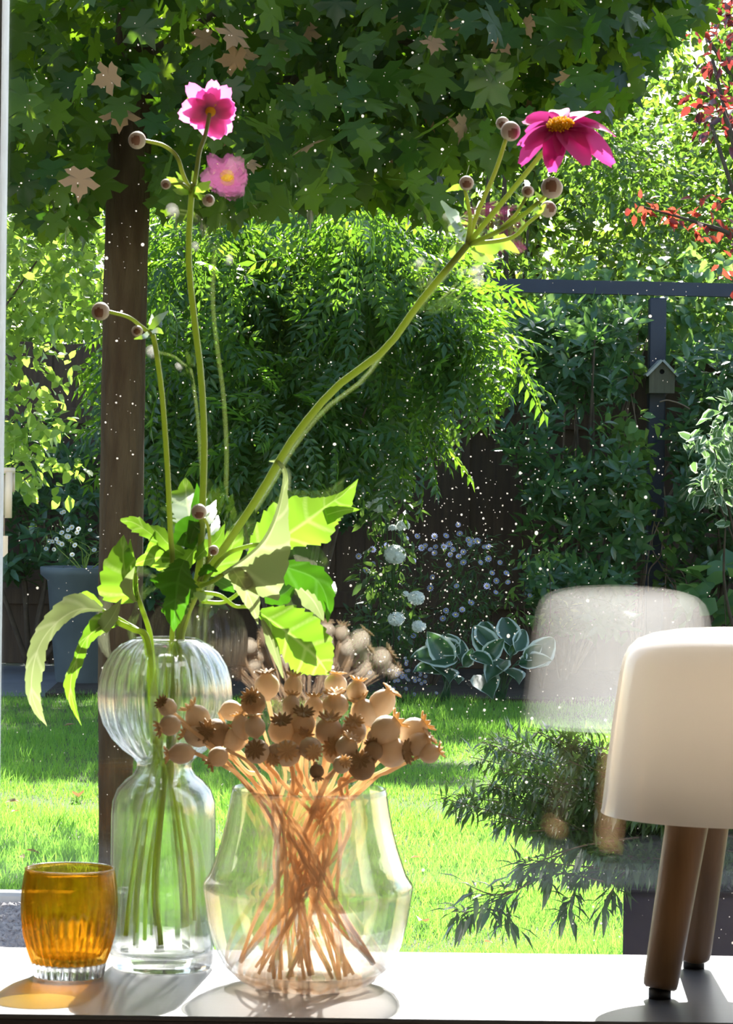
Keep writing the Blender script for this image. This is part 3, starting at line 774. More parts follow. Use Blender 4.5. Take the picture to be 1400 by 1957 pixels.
# blue asters
def daisy_mesh(np_, petal_w, eye):
    m = MB()
    for k in range(np_):
        a = 2 * math.pi * k / np_; d = Vector((math.cos(a), math.sin(a), 0)); s = Vector((-d.y, d.x, 0))
        m.add([d * .25, d * .7 + s * petal_w, d * 1.0 + Vector((0, 0, .12)), d * .7 - s * petal_w], [(0, 1, 2, 3)])
    return m.mesh('flower')
def eye_mesh():
    m = MB(); m.lathe((0, 0, 0), [(0, -.05), (.28, -.02), (.30, .06), (.18, .14), (0, .16)], 8); return m.mesh('flower_eye')
EYE = eye_mesh(); EYE.materials.append(M['yellow_eye'])
AST = daisy_mesh(11, .16, True); AST.materials.append(M['blue_flower'])
WDA = daisy_mesh(13, .20, True); WDA.materials.append(M['white_flower'])
def face(c, nrm, s):
    z = Vector(nrm).normalized(); x_ = z.orthogonal().normalized(); y_ = z.cross(x_)
    return Matrix([[x_[r] * s, y_[r] * s, z[r] * s, c[r]] for r in range(3)] + [[0, 0, 0, 1]])
def daisies(o, me, pts, D, size, stems_to=None):
    for (x, y) in pts:
        c = P(x, y, D + random.uniform(-.25, .2)); Mx = face(c, (random.uniform(-.5, .5), -1, random.uniform(.2, .9)), size * random.uniform(.85, 1.15))
        fl = link('flower', me, o, Mx)
        e = bpy.data.objects.new('flower_eye', EYE); COL.objects.link(e); e.parent = fl
ast_pts = [(797, 1025), (830, 1025), (852, 1024), (805, 1047), (812, 1043), (832, 1045), (848, 1045), (858, 1040), (865, 1050), (822, 1050), (830, 1057), (860, 1060), (876, 1063), (885, 1055), (895, 1032),
           (905, 1035), (912, 1034), (897, 1040), (875, 1003), (878, 1020), (885, 1075), (857, 1080), (918, 1075), (925, 1045), (933, 1045), (933, 1068), (826, 1103), (822, 1124), (790, 1072), (735, 1045),
           (685, 1063), (712, 1078), (738, 1042), (872, 1120), (930, 1120), (948, 1110), (947, 1132), (940, 1095), (967, 1095), (970, 1113), (900, 1152), (883, 1165), (870, 1175), (852, 1167), (846, 1182), (798, 1185),
           (1012, 1138), (955, 1075), (712, 1050), (760, 1045), (775, 1030), (700, 1090), (790, 1215), (765, 1220)]
bl = blobs_px(34, 690, 1040, 950, 1250, 15.8, 16.3, .07, .13) + blobs_px(6, 680, 1130, 800, 1280, 15.5, 15.9, .07, .10)
asr = shrub('aster_plant', 'tall lilac blue daisy clump in the middle of the bed', 'asters', (XR(830, 16), 16.05), bl, 1300, .035, .065, LANCE, 'aster_leaf', 60, up=.4, stems=14, r0=.005)
daisies(asr, AST, ast_pts, 15.75, .017)
bl = blobs_px(9, 690, 1270, 850, 1340, 15.25, 15.5, .04, .07)
as2 = shrub('low_aster_plant', 'low lilac blue daisies at the lawn edge behind poppy heads', 'asters', (XR(770, 15.4), 15.45), bl, 420, .03, .05, LANCE, 'aster_leaf', 30, up=.4, stems=6, r0=.003)
daisies(as2, AST, [(random.gauss(775, 26), random.gauss(1292, 18)) for _ in range(34)], 15.3, .011)

# white phlox
PET = MB()
for k in range(5):
    a = 2 * math.pi * k / 5; d = Vector((math.cos(a), math.sin(a), 0)); s = Vector((-d.y, d.x, 0))
    PET.add([Vector((0, 0, -.1)), d * .55 + s * .34, d * .95 + s * .22, d * .95 - s * .22, d * .55 - s * .34], [(0, 1, 2, 3, 4)])
PETM = PET.mesh('floret', smooth=False); PETM.materials.append(M['white_flower'])
ph_heads = [(763, 915, 20), (725, 965, 15), (770, 1005, 11), (752, 1050, 9), (755, 1060, 19), (750, 1010, 7), (795, 1143, 14), (757, 1183, 14), (800, 1197, 12), (775, 1135, 5), (735, 932, 6), (705, 965, 6)]
bl = blobs_px(20, 690, 960, 790, 1220, 15.3, 15.7, .04, .08)
phx = shrub('white_phlox', 'tall white phlox with round flower heads left of asters', 'phlox', (XR(745, 15.5), 15.55), bl, 900, .05, .09, LAUR, 'aster_leaf', 80, up=.3, stems=5, r0=.005)
for (x, y, r) in ph_heads:
    c = P(x, y, 15.3); R = r * 1.12 / F * 15.3
    hb = MB(); hb.ball(c, R * .45, 8, 6); h = hb.build('flower_head', M['white_flower'], phx)
    for k in range(int(8 + r * 1.5)):
        d = Vector((random.gauss(0, 1), random.gauss(-.5, 1), random.gauss(.3, 1))).normalized()
        Mx = face(c + Vector((d.x * R * .95, d.y * R * .8, d.z * R * .75)), d, R * .36 + .006)
        fo = bpy.data.objects.new('floret', PETM); COL.objects.link(fo); fo.parent = h; fo.matrix_local = Matrix.Translation(-ORG[phx.name]) @ Mx
    m = MB(); m.tube(spline([Vector((XR(745, 15.5), 15.55, 0)), P((x + 745) / 2, y + 120, 15.5), c], 8), .0028, 5); m.build('stem', M['aster_leaf'], phx)

# pot with white daisies at the left
DQ = 16.0
pc = P(160, 1290, DQ); pc.z = .006
pot = root('flower_pot', 'large blue grey pot with flared rim behind the trunk', 'pot', pc)
zr = P(140, 1083, DQ).z; k = DQ / F
m = MB(); m.lathe(pc, [(0, 0), (50 * k, 0), (54 * k, .02), (72 * k, zr - .075), (85 * k, zr - .045), (86 * k, zr - .01), (84 * k, zr - .006), (78 * k, zr - .006), (66 * k, zr - .06), (0, zr - .06)], 40)
m.build('pot_body', M['pot'], pot)
m = MB(); m.lathe(pc + Vector((0, 0, zr - .0595)), [(0, 0), (64 * k, 0), (64 * k, .012), (0, .02)], 30); m.build('soil', M['soil'], pot)
bl = blobs_px(16, 85, 1010, 225, 1075, 15.9, 16.15, .06, .10)
wd = root('white_daisy_plant', 'white daisies growing in the blue grey pot', 'daisies', pc + Vector((0, 0, zr - .046)))
p, t, n_, s = blob_leaves(bl, 420, .035, .06, .2, .5); scatter(wd, LANCE, M['aster_leaf'], p, t, n_, s, 40)
branches(wd, pc + Vector((0, 0, zr - .046)), [b[0] for b in bl[:8]], .004, M['petiole'], 'stem')
daisies(wd, WDA, [(100, 1035), (112, 1037), (130, 1013), (137, 1008), (143, 1042), (172, 1013), (118, 1018), (128, 1025), (103, 1050), (88, 1049), (150, 1011), (131, 1026), (118, 1040), (180, 1051), (122, 978), (118, 980), (138, 1060), (108, 1030), (147, 1018), (94, 1035)], 15.85, .014)

# bamboo wind chime at the left edge
DW = 6.2
wc = root('wind_chime', 'pale bamboo wind chime hanging at the left window edge', 'wind chime', P(4, 900, DW))
def chime(xa, y0, y1, r, nm='tube', mat='bamboo', dd=0):
    a, b = P(xa, y0, DW + dd), P(xa, y1, DW + dd); R = r / F * DW
    m = MB(); m.lathe((a.x, a.y, b.z), [(0, .004), (R * .8, .004), (R * .8, 0), (R, 0), (R, a.z - b.z), (R * .8, a.z - b.z), (R * .8, a.z - b.z - .01), (0, a.z - b.z - .01)], 14); m.build(nm, M[mat], wc)
chime(-9, 903, 968, 6, dd=.01); chime(4, 908, 985, 6, dd=-.012); chime(17, 902, 990, 7, dd=-.02); chime(24, 905, 940, 5, dd=.015); chime(10, 940, 982, 5, dd=.02)
a = P(4, 905, DW); m = MB(); m.lathe(a, [(0, 0), (.026, 0), (.026, .012), (0, .012)], 20); m.build('top_disc', M['bamboo'], wc)
m = MB(); m.tube([P(7, 905, DW), P(8, 1025, DW)], .0012, 5); m.tube([P(4, 905, DW), P(4, 640, DW)], .0012, 5); m.build('cord', M['vine'], wc)
a, b = P(7, 1024, DW), P(7, 1065, DW)
m = MB(); h = a.z - b.z
m.add([(a.x + sx * .0085, a.y + sy * .002, b.z + z * h) for sy in (-1, 1) for sx, z in ((-1, .2), (0, 0), (1, .2), (1, 1), (-1, 1))],
      [(0, 1, 2, 3, 4), (9, 8, 7, 6, 5)] + [(i, 5 + i, 5 + (i + 1) % 5, (i + 1) % 5) for i in range(5)]); m.build('wind_catcher', M['bamboo'], wc, False)

# ---------------------------------------------------------------- the maple
DT = 8.25
mt = root('maple_tree', 'maple with brown trunk and dark backlit leaves overhead', 'tree', (P(222, 1690, DT).x, DT, 0))
m = MB(); tr = []
for y, c_, wd in [(1735, 222, 62), (1640, 219, 62), (1500, 220, 64), (1200, 229, 84), (900, 233, 84), (600, 238, 84), (300, 247, 84), (200, 250, 80), (0, 262, 70), (-250, 285, 52), (-600, 320, 22)]:
    tr.append((*P(c_, y, DT), wd / 2 / F * DT))
tr[0] = (*Vector((tr[0][0], DT, 0)), .052)
sp = spline(tr, 60)
m.tube([Vector(p[:3]) for p in sp], [max(.004, p[3] * (1 + .012 * math.sin(i * 1.7))) for i, p in enumerate(sp)], 20)
m.build('trunk', M['bark'], mt)
def low(x):
    xs = [-300, 20, 60, 110, 190, 215, 290, 330, 420, 480, 600, 700, 780, 840, 880, 960, 1040, 1100, 1190, 1230, 1330]
    ys = [400, 380, 420, 470, 420, 250, 330, 400, 420, 400, 395, 380, 400, 430, 320, 300, 250, 230, 200, 90, 30]
    return np.interp(x, xs, ys)
n = 10000
x = RNG.uniform(-380, 1340, n); top = -760
u = RNG.random(n) ** 1.25
y = low(x) - 25 - u * (low(x) - top)
D = np.clip(RNG.normal(8.3, .65, n), 6.9, 9.8)
back = (RNG.random(n) < .45) & (x < 560); D = np.where(back, RNG.uniform(9.5, 12.6, n), D)
front = (x > 195) & (x < 295) & (y > 200); D = np.where(front & (D < 8.4), 8.5 + RNG.random(n) * .6, D)
pos = np.array([P(x[i], y[i], D[i]) for i in range(n)])
out = pos - np.array([P(500, -100, 8.3)]); out /= np.linalg.norm(out, axis=1, keepdims=True)
tip = out * .5 + np.array([0, 0, -.8]) + RNG.normal(size=(n, 3)) * .4
nor = np.array([0, -.25, .6]) + RNG.normal(size=(n, 3)) * .75
scatter(mt, MA, M['maple'], pos, tip, nor, RNG.uniform(.055, .105, n), 290)
for pts in [[(250, 220), (330, 140), (480, 80), (700, 60), (900, 50)], [(255, 120), (420, 20), (640, -120), (860, -180)], [(250, 200), (160, 150), (60, 90), (-80, 30)], [(258, 40), (200, -80), (80, -180), (-120, -220)],
            [(290, 190), (400, 170), (560, 150), (760, 140), (1000, 150), (1120, 120)], [(262, 0), (340, -200), (420, -420)], [(700, 60), (860, 110), (960, 200)], [(480, 80), (560, 200), (640, 300)], [(560, 150), (700, 250), (800, 340)], [(160, 150), (120, 260), (90, 380)]]:
    q = spline([P(a, b, DT + (i % 2) * .12 + .03 * i) for i, (a, b) in enumerate(pts)], 18)
    m = MB(); m.tube(q, [.014 * (1 - .8 * i / 18) for i in range(19)], 6); m.build('branch', M['twig'], mt)
n = 26
x = RNG.uniform(20, 1150, n); y = np.array([random.uniform(20, max(60, low(a) - 60)) for a in x]); pos = np.array([P(x[i], y[i], random.uniform(7.1, 7.8)) for i in range(n)])
scatter(mt, T_maple(), M['dry_leaf'], pos, np.array([0, 0, -1]) + RNG.normal(size=(n, 3)) * .4, np.array([0, -1, .3]) + RNG.normal(size=(n, 3)) * .6, RNG.uniform(.045, .075, n), 26, part='dry_leaf')

# ---------------------------------------------------------------- planter with narrow-leaved shrub
DB = 4.5
xa = P(1190, 1760, DB).x; za = P(1290, 1702, DB).z
def turn(m):
    ca, sa = math.cos(-.125), math.sin(-.125)
    m.v = [(xa + (x - xa) * ca - (y - DB) * sa, DB + (x - xa) * sa + (y - DB) * ca, z) for x, y, z in m.v]
pt = root('planter', 'dark square edged planter box outside the window at right', 'planter', (xa + .25, DB + .2, 0))
m = MB()
m.box(xa, xa + .62, DB, DB + .03, 0, za, .004); m.box(xa, xa + .62, DB + .37, DB + .40, 0, za, .004)
m.box(xa, xa + .03, DB + .03, DB + .37, 0, za); m.box(xa + .59, xa + .62, DB + .03, DB + .37, 0, za); turn(m); m.build('box', M['planter'], pt, False)
m = MB(); m.box(xa + .03, xa + .59, DB + .03, DB + .37, za - .10, za - .035); turn(m); m.build('soil', M['soil'], pt, False)
sr = root('narrow_leaf_shrub', 'sprawling shrub of narrow glossy leaves growing from the dark planter', 'shrub', (xa + .28, DB + .2, za - .036))
ps, ts, ns, ss = [], [], [], []
f0 = Vector((xa + .28, DB + .2, za - .04))
def sprig(pts, r=.0016, dens=300, lo=.013, hi=.032):
    q = spline([Vector(p) for p in pts], 18); L = sum((Vector(q[i + 1]) - Vector(q[i])).length for i in range(18))
    m = MB(); m.tube(q, [r * (1 - .6 * i / 18) for i in range(19)], 5); m.build('branch', M['twig'], sr)
    n = int(dens * L * 2.6)
    for _ in range(n):
        u = (random.random() ** .6) * 17.99; u = max(u, 5)
        i = int(u); c = Vector(q[i]).lerp(Vector(q[i + 1]), u - i); d = (Vector(q[i + 1]) - Vector(q[i])).normalized()
        rn = Vector((random.gauss(0, 1), random.gauss(0, 1), random.gauss(0, 1))).normalized()
        sp_ = .012 * random.random()
        ps.append(c + rn * sp_); ts.append(d * .5 + rn * .9 + Vector((0, 0, -.25))); ns.append(Vector((0, 0, 1)) + rn * .5); ss.append(random.uniform(lo, hi))
ends = []
for _ in range(150):
    while True:
        ex, ey = random.uniform(835, 1480), random.uniform(1385, 1680)
        if ex < 900 and not (1430 < ey < 1560): continue
        if ex < 1000 and ey > 1600 - (1000 - ex) * .4: continue
        if ex < 980 and ey < 1400 + (980 - ex) * .2: continue
        break
    ends.append((ex, ey))
for (ex, ey) in ends:
    e = P(ex, ey, DB + random.uniform(-.12, .38)); b = f0 + Vector((random.uniform(-.15, .2), random.uniform(-.1, .1), 0))
    mid = b.lerp(e, .55) + Vector((0, 0, random.uniform(.01, .06)))
    sprig([b, b.lerp(mid, .5) + Vector((0, 0, .03)), mid, e])
for pts in [[(1180, 1690), (1060, 1670), (980, 1705), (905, 1740), (868, 1742)], [(1150, 1660), (1040, 1650), (985, 1655)], [(980, 1705), (940, 1710), (890, 1690)], [(920, 1735), (960, 1745), (985, 1770)],
            [(1220, 1600), (1100, 1620), (1000, 1660)], [(1240, 1640), (1150, 1640), (1100, 1700), (1080, 1745)], [(1250, 1640), (1200, 1660), (1170, 1700), (1150, 1740)]]:
    sprig([P(a, b, DB - .05) for a, b in pts], .0016, 130, .022, .05)
scatter(sr, T_small(.105, .03, .14), M['lance'], np.array(ps), np.array(ts), np.array(ns), np.array(ss), 290)
# ---------------------------------------------------------------- lamp
DL = 2.42; kl = DL / F
lc = Vector(((1403 - 575) * kl + 0.0, DL, ST))
lc.x = P(1403, 1500, DL).x
lamp = root('table_lamp', 'table lamp with opal glass shade on three brown wooden legs', 'lamp', lc)
def lz(y): return P(1403, y, DL).z
prof = [(254, 1556), (252, 1548), (249, 1520), (243, 1460), (236, 1400), (228, 1340), (221, 1290), (215, 1262), (205, 1240), (188, 1224), (160, 1213), (115, 1205), (60, 1201), (0, 1200)]
outer = [(r * kl, lz(y) - ST) for r, y in prof]
inner = [((r - 8) * kl if r > 8 else 0, lz(y + (0 if i == 0 else 6 if r > 200 else 9)) - ST) for i, (r, y) in enumerate(prof)]
m = MB(); m.lathe(lc, outer + inner[::-1][0:1] + inner[::-1][1:] + [outer[0]], 72)
shade = m.build('lamp_shade', M['opal'], lamp)
f1 = on_top(1260, 1908); f2 = on_top(1325, 1850)
feet = [(f1 - lc), (f2 - lc), None]
a3 = -16 / 180 * math.pi; feet[2] = Vector((.093 * math.cos(a3), .093 * math.sin(a3), 0))
ztop = lz(1500) - ST
for i, fv in enumerate(feet):
    fv = Vector((fv.x, fv.y, 0)); top = fv * .64 + Vector((.004, 0, ztop))
    ax = (top - fv).normalized(); b0 = lc + fv + Vector((0, 0, .007))
    L = (top - fv).length
    m = MB(); m.lathe(b0, [(0, 0), (.0108, 0), (.0126, .0018), (.0132, .006), (.0150, L * .5), (.0168, L - .01), (.0168, L), (0, L)], 28, ax); lg = m.build('leg', M['walnut'], lamp)
    m = MB(); m.lathe(lc + fv, [(0, 0), (.0085, 0), (.0085, .0075), (0, .0075)], 20); m.build('foot_pad', M['rubber'], lg)
m = MB(); m.lathe(lc + Vector((0, 0, ztop - .004)), [(0, 0), (.078, 0), (.078, .012), (.03, .016), (.03, .05), (0, .05)], 32); m.build('socket_plate', M['white_metal'], lamp)

# ---------------------------------------------------------------- amber tealight glass
cc = on_top(131, 1866); kc = cc.y / F
cup = root('tealight_glass', 'small amber glass tealight holder with ribbed lower half and clear base', 'candle holder', cc)
def cz_(y): return P(131, y, cc.y).z - ST
ribs = 30
def cup_rib(t, h):
    f_ = min(1, max(0, (cz_(1745) - h) / .015)); return 1 + .030 * f_ * math.cos(ribs * t)
out_p = [(70, 1838), (78, 1815), (86, 1785), (92, 1750), (93, 1725), (91, 1695), (87, 1668), (85, 1660)]
m = MB()
inn = [(82, 1659), (83, 1670), (86, 1700), (87, 1730), (84, 1765), (74, 1805), (60, 1826), (0, 1830)]
m.lathe(cc, [(0, cz_(1838))] + [(r * kc, cz_(y)) for r, y in out_p] + [(r * kc, cz_(y)) for r, y in inn], 180, rib=cup_rib)
m.build('amber_bowl', M['amber'], cup)
m = MB(); m.lathe(cc, [(0, 0), (62 * kc, 0), (66 * kc, .0012), (69.5 * kc, cz_(1842)), (69.5 * kc, cz_(1839)), (0, cz_(1839))], 180, rib=cup_rib); m.build('clear_base', M['crystal'], cup)
m = MB(); m.lathe(cc, [(85.5 * kc, cz_(1661)), (86.5 * kc, cz_(1659)), (84 * kc, cz_(1657.5)), (81.5 * kc, cz_(1659)), (82.5 * kc, cz_(1661))], 90, closed=True); m.build('rim', M['crystal'], cup)

# ---------------------------------------------------------------- ribbed globe bottle vase
DV = on_top(309, 1850).y; kv = DV / F
vc_ = on_top(309, 1850)
vase = root('globe_bottle_vase', 'clear glass bottle vase with ribbed globe top holding anemones', 'vase', vc_)
def vz(y): return P(311, y, DV).z - ST
def globe_rib(t, h):
    z0, z1 = vz(1438), vz(1224)
    if not z0 < h < z1: return 1.0
    return 1 + .020 * math.cos(26 * t) * math.sin(math.pi * (h - z0) / (z1 - z0)) ** .5
op = [(90, 1850), (96, 1846), (99, 1836), (100, 1800), (100, 1700), (100, 1600), (100, 1560), (98, 1532), (90, 1508), (74, 1490), (60, 1480), (53, 1468), (52, 1458), (58, 1450), (62, 1446),
      (80, 1433), (100, 1412), (116, 1385), (124.5, 1355), (126.5, 1328), (124, 1300), (116, 1272), (102, 1248), (84, 1231), (66, 1222), (60, 1218.5)]
ip = [(55, 1220), (62, 1226), (81, 1236), (98, 1252), (111.5, 1275), (119.5, 1302), (122, 1328), (120, 1354), (112, 1381), (97, 1407), (77, 1428), (57, 1441), (47, 1450), (47, 1468), (54, 1483),
      (70, 1496), (85, 1512), (93, 1535), (95, 1562), (95, 1600), (95, 1700), (95, 1800), (92, 1815), (80, 1822), (0, 1824)]
m = MB(); m.lathe(vc_, [(0, 0)] + [(r * kv, max(0, vz(y)) if y < 1849 else 0) for r, y in op] + [(r * kv, vz(y)) for r, y in ip], 156, rib=globe_rib)
m.build('glass_body', M['ribbed'], vase)
m = MB(); wp = [(0, 1823), (79, 1821), (91, 1814), (94.2, 1800), (94.2, 1700), (94.2, 1600), (94.2, 1562), (92, 1536), (90, 1531), (0, 1530)]
m.lathe(vc_, [(r * kv, vz(y)) for r, y in wp], 64)
wo = m.build('water', M['water'], None, True, vc_)
wo.data.transform(Matrix.Translation(-vc_)); ORG[wo.name] = vc_
tag(wo, 'clear water filling the lower bottle of the globe vase', 'water')

# ---------------------------------------------------------------- poppy vase
pv = on_top(586, 1884); kp = pv.y / F
pvase = root('poppy_vase', 'wide clear glass vase with ridge at waist holding dried poppies', 'vase', pv)
def pz(y): return P(586, y, pv.y).z - ST
op = [(93, 1884), (112, 1882), (135, 1868), (160, 1843), (179, 1805), (191, 1760), (197, 1720), (200, 1700), (201, 1693), (199, 1686), (193, 1678), (187, 1668), (179, 1645), (169, 1615), (160, 1580), (154, 1548), (149, 1518), (147, 1506)]
ip = [(144, 1506), (146, 1518), (151, 1548), (157, 1580), (166, 1615), (176, 1645), (184, 1668), (190, 1682), (194, 1695), (193, 1720), (187, 1758), (174, 1803), (155, 1838), (128, 1862), (95, 1872), (0, 1873)]
m = MB(); m.lathe(pv, [(0, 0)] + [(r * kp, max(0, pz(y)) if y < 1884 else 0) for r, y in op] + [(r * kp, pz(y)) for r, y in ip], 120)
m.build('glass_body', M['peach'], pvase)

m = MB(); m.lathe(pv, [(r * kp, h if h < .01 else h) for r, h in [(0, .0003), (92, .0003), (110, .0008), (134, pz(1867.4)), (152, pz(1850.5)), (150.5, pz(1849.5)), (129, pz(1866)), (95.5, pz(1877)), (0, pz(1879))]], 120)
m.build('tinted_base', M['peach_deep'], pvase)
wp = [(0, 1872), (94, 1871), (127, 1861), (154, 1837), (173.4, 1802.5), (186.4, 1757.5), (192.4, 1725), (191, 1715.5), (186, 1717), (0, 1717)]
m = MB(); m.lathe(pv, [(r * kp, pz(y)) for r, y in wp], 72)
wo = m.build('water', M['water'], None, True, pv); wo.data.transform(Matrix.Translation(-pv)); ORG[wo.name] = pv
tag(wo, 'shallow water in the bowl of the vase with dried poppies', 'water')

# ---------------------------------------------------------------- dried poppies
def cap_mesh(dark, sq):
    m = MB()
    prof = [(0, -1.15), (.20, -1.14), (.22, -1.05), (.30, -.98), (.64, -.80), (.90, -.45), (1, 0), (.95, .36), (.76, .70), (.52, .90), (.42, 1.0), (.44, 1.06), (0, 1.06)]
    m.lathe((0, 0, 0), [(r, h * sq) for r, h in prof], 30, rib=lambda t, h: 1 + .022 * math.cos(10 * t))
    me = m.mesh('capsule'); me.materials.append(M['poppy_dark' if dark else 'poppy']); return me
def crown_mesh(dark, lobes, flare):
    m = MB(); n = lobes * 4; rows = []
    for r0, r1, z0, z1 in [(.02, .02, 1.04, 1.04), (.30, .34, 1.05, 1.07), (.52, .62, 1.06, 1.16), (.58, .92, 1.12, 1.16 + flare), (.54, .84, 1.18, 1.24 + flare), (.40, .50, 1.17, 1.26), (.2, .24, 1.15, 1.22), (.01, .01, 1.2, 1.2)]:
        row = []
        for k in range(n + 1):
            a = 2 * math.pi * k / n; c = max(0, .5 + .62 * math.cos(lobes * a)); c = min(1, c)
            r = r0 + (r1 - r0) * c; z = z0 + (z1 - z0) * c
            row.append((r * math.cos(a), r * math.sin(a), z))
        rows.append(row)
    m.grid(rows); me = m.mesh('crown'); me.materials.append(M['crown_dark' if dark else 'crown']); return me
CAPS = [cap_mesh(0, 1.0), cap_mesh(0, .88), cap_mesh(0, 1.2), cap_mesh(1, .95)]
CROWNS = [crown_mesh(0, 11, .12), crown_mesh(0, 9, .26), crown_mesh(0, 12, .0), crown_mesh(1, 11, .12)]
# px, py, radius, crown direction (right, towards the camera, up), capsule, crown, label
POP = [
 (510, 1312, 24, (-.1, .1, 1), 0, 3, 'tallest poppy head, upright with a dark crown, left of the hanging leaf tip'),
 (560, 1314, 18, (.05, .1, 1), 2, 1, 'small upright poppy head right under the hanging bright leaf'),
 (441, 1358, 20, (1, .1, .15), 0, 1, 'poppy head at the globe edge with its crown turned right'),
 (484, 1344, 24, (-.2, .8, .5), 3, 3, 'dark weathered poppy head with the crown facing the camera, upper left'),
 (641, 1308, 22, (.1, -.1, 1), 1, 2, 'pale upright poppy head, tallest of the right half'),
 (681, 1322, 20, (.15, -.1, 1), 0, 1, 'small upright poppy head beside the tallest one on the right'),
 (320, 1352, 18, (-.5, .6, .5), 0, 3, 'leftmost upper poppy head, before the glass globe'),
 (325, 1386, 20, (-.7, .3, -.2), 0, 1, 'round poppy head just below the leftmost upper one'),
 (378, 1372, 24, (-.6, .1, .8), 0, 1, 'poppy head with a frilled crown turned left, before the globe edge'),
 (412, 1402, 28, (-.5, .75, .2), 3, 3, 'large dark weathered poppy head at left, crown to the camera'),
 (448, 1414, 24, (.2, -.3, .9), 1, 2, 'pale poppy head behind the large dark one at left'),
 (487, 1390, 20, (-.1, .0, 1), 0, 2, 'small bright poppy head below the dark upper left one'),
 (347, 1440, 20, (-1, .1, -.1), 2, 1, 'egg shaped poppy head lying sideways at far left, lowest there'),
 (417, 1446, 19, (-.6, .2, -.5), 0, 1, 'drooping poppy head close to the neck of the bottle'),
 (376, 1408, 20, (-.9, .2, .3), 2, 1, 'long poppy head behind the large dark one, pointing left'),
 (491, 1436, 24, (-.1, .9, .2), 0, 3, 'poppy head with wide star crown facing the camera, lower left of bunch'),
 (537, 1398, 25, (0, .6, .8), 0, 3, 'poppy head in the middle with a dark star crown tipped forward'),
 (549, 1440, 26, (.0, .95, .25), 1, 0, 'low central poppy head, round crown pointing straight at the camera'),
 (577, 1384, 25, (.1, .5, .8), 0, 3, 'tan poppy head with a broken dark crown at bunch centre'),
 (593, 1430, 22, (.2, .8, -.2), 0, 2, 'shaded round poppy head low in the bunch centre'),
 (628, 1398, 26, (.05, .45, .9), 0, 1, 'poppy head with an open star crown on top, right of centre'),
 (641, 1348, 25, (-.1, .3, 1), 1, 0, 'broad poppy head with flat crown under the tallest right one'),
 (676, 1398, 24, (.0, .65, .7), 0, 0, 'round pale poppy head with small dark crown, right of open star'),
 (641, 1436, 25, (-.25, .85, .4), 1, 2, 'pale poppy head with yellow crown tilted to the camera, low right of centre'),
 (691, 1466, 26, (-.1, .75, .5), 3, 3, 'dark weathered poppy head hanging just above the vase rim at right'),
 (697, 1362, 25, (-.4, .1, .9), 0, 1, 'pear shaped poppy head leaning left in the right half'),
 (728, 1346, 25, (.6, .1, .8), 2, 2, 'pear shaped poppy head leaning right in the right half'),
 (736, 1396, 28, (.75, -.1, .6), 0, 1, 'large smooth poppy head with crown turned right'),
 (789, 1398, 26, (.85, -.1, .6), 0, 1, 'poppy head with frilled crown at far right, uppermost there'),
 (800, 1424, 24, (.75, .2, .7), 0, 2, 'bright poppy head in the middle of the far right group'),
 (820, 1440, 19, (.9, .1, .3), 0, 1, 'small poppy head at the far right end of the bunch'),
 (748, 1438, 29, (.85, .5, .1), 0, 3, 'largest poppy head, tan with a dark crown turned right'),
 (714, 1436, 18, (-.2, -.5, .8), 3, 3, 'dark shaded poppy head between two large ones at right'),
 (662, 1428, 22, (.4, .3, .8), 1, 0, 'poppy head partly hidden right of the yellow crowned one'),
 (600, 1352, 19, (.0, -.2, 1), 0, 1, 'small poppy head at the back between centre and right half'),
 (528, 1440, 20, (-.3, .6, -.4), 1, 2, 'shaded poppy head tucked left of the low central one'),
 (575, 1416, 20, (.3, .5, .5), 0, 0, 'poppy head tucked above the low central one'),
 (462, 1390, 19, (-.3, -.2, .9), 2, 0, 'narrow pale poppy head behind, between the two dark left ones'),
 (605, 1474, 14, (.1, .3, -.6), 3, 3, 'tiny dark poppy head hanging inside near the vase rim'),
 (718, 1410, 18, (.2, -.6, .7), 1, 2, 'half hidden poppy head behind the large smooth one'),
 (652, 1462, 17, (.2, .4, .2), 1, 0, 'small pale poppy head just above the rim, left of the dark one'),
 (556, 1350, 17, (.1, -.3, .9), 2, 1, 'small poppy head behind the tallest one and below the hanging leaf'),
]
def inside_vase(x, y, z):
    pass
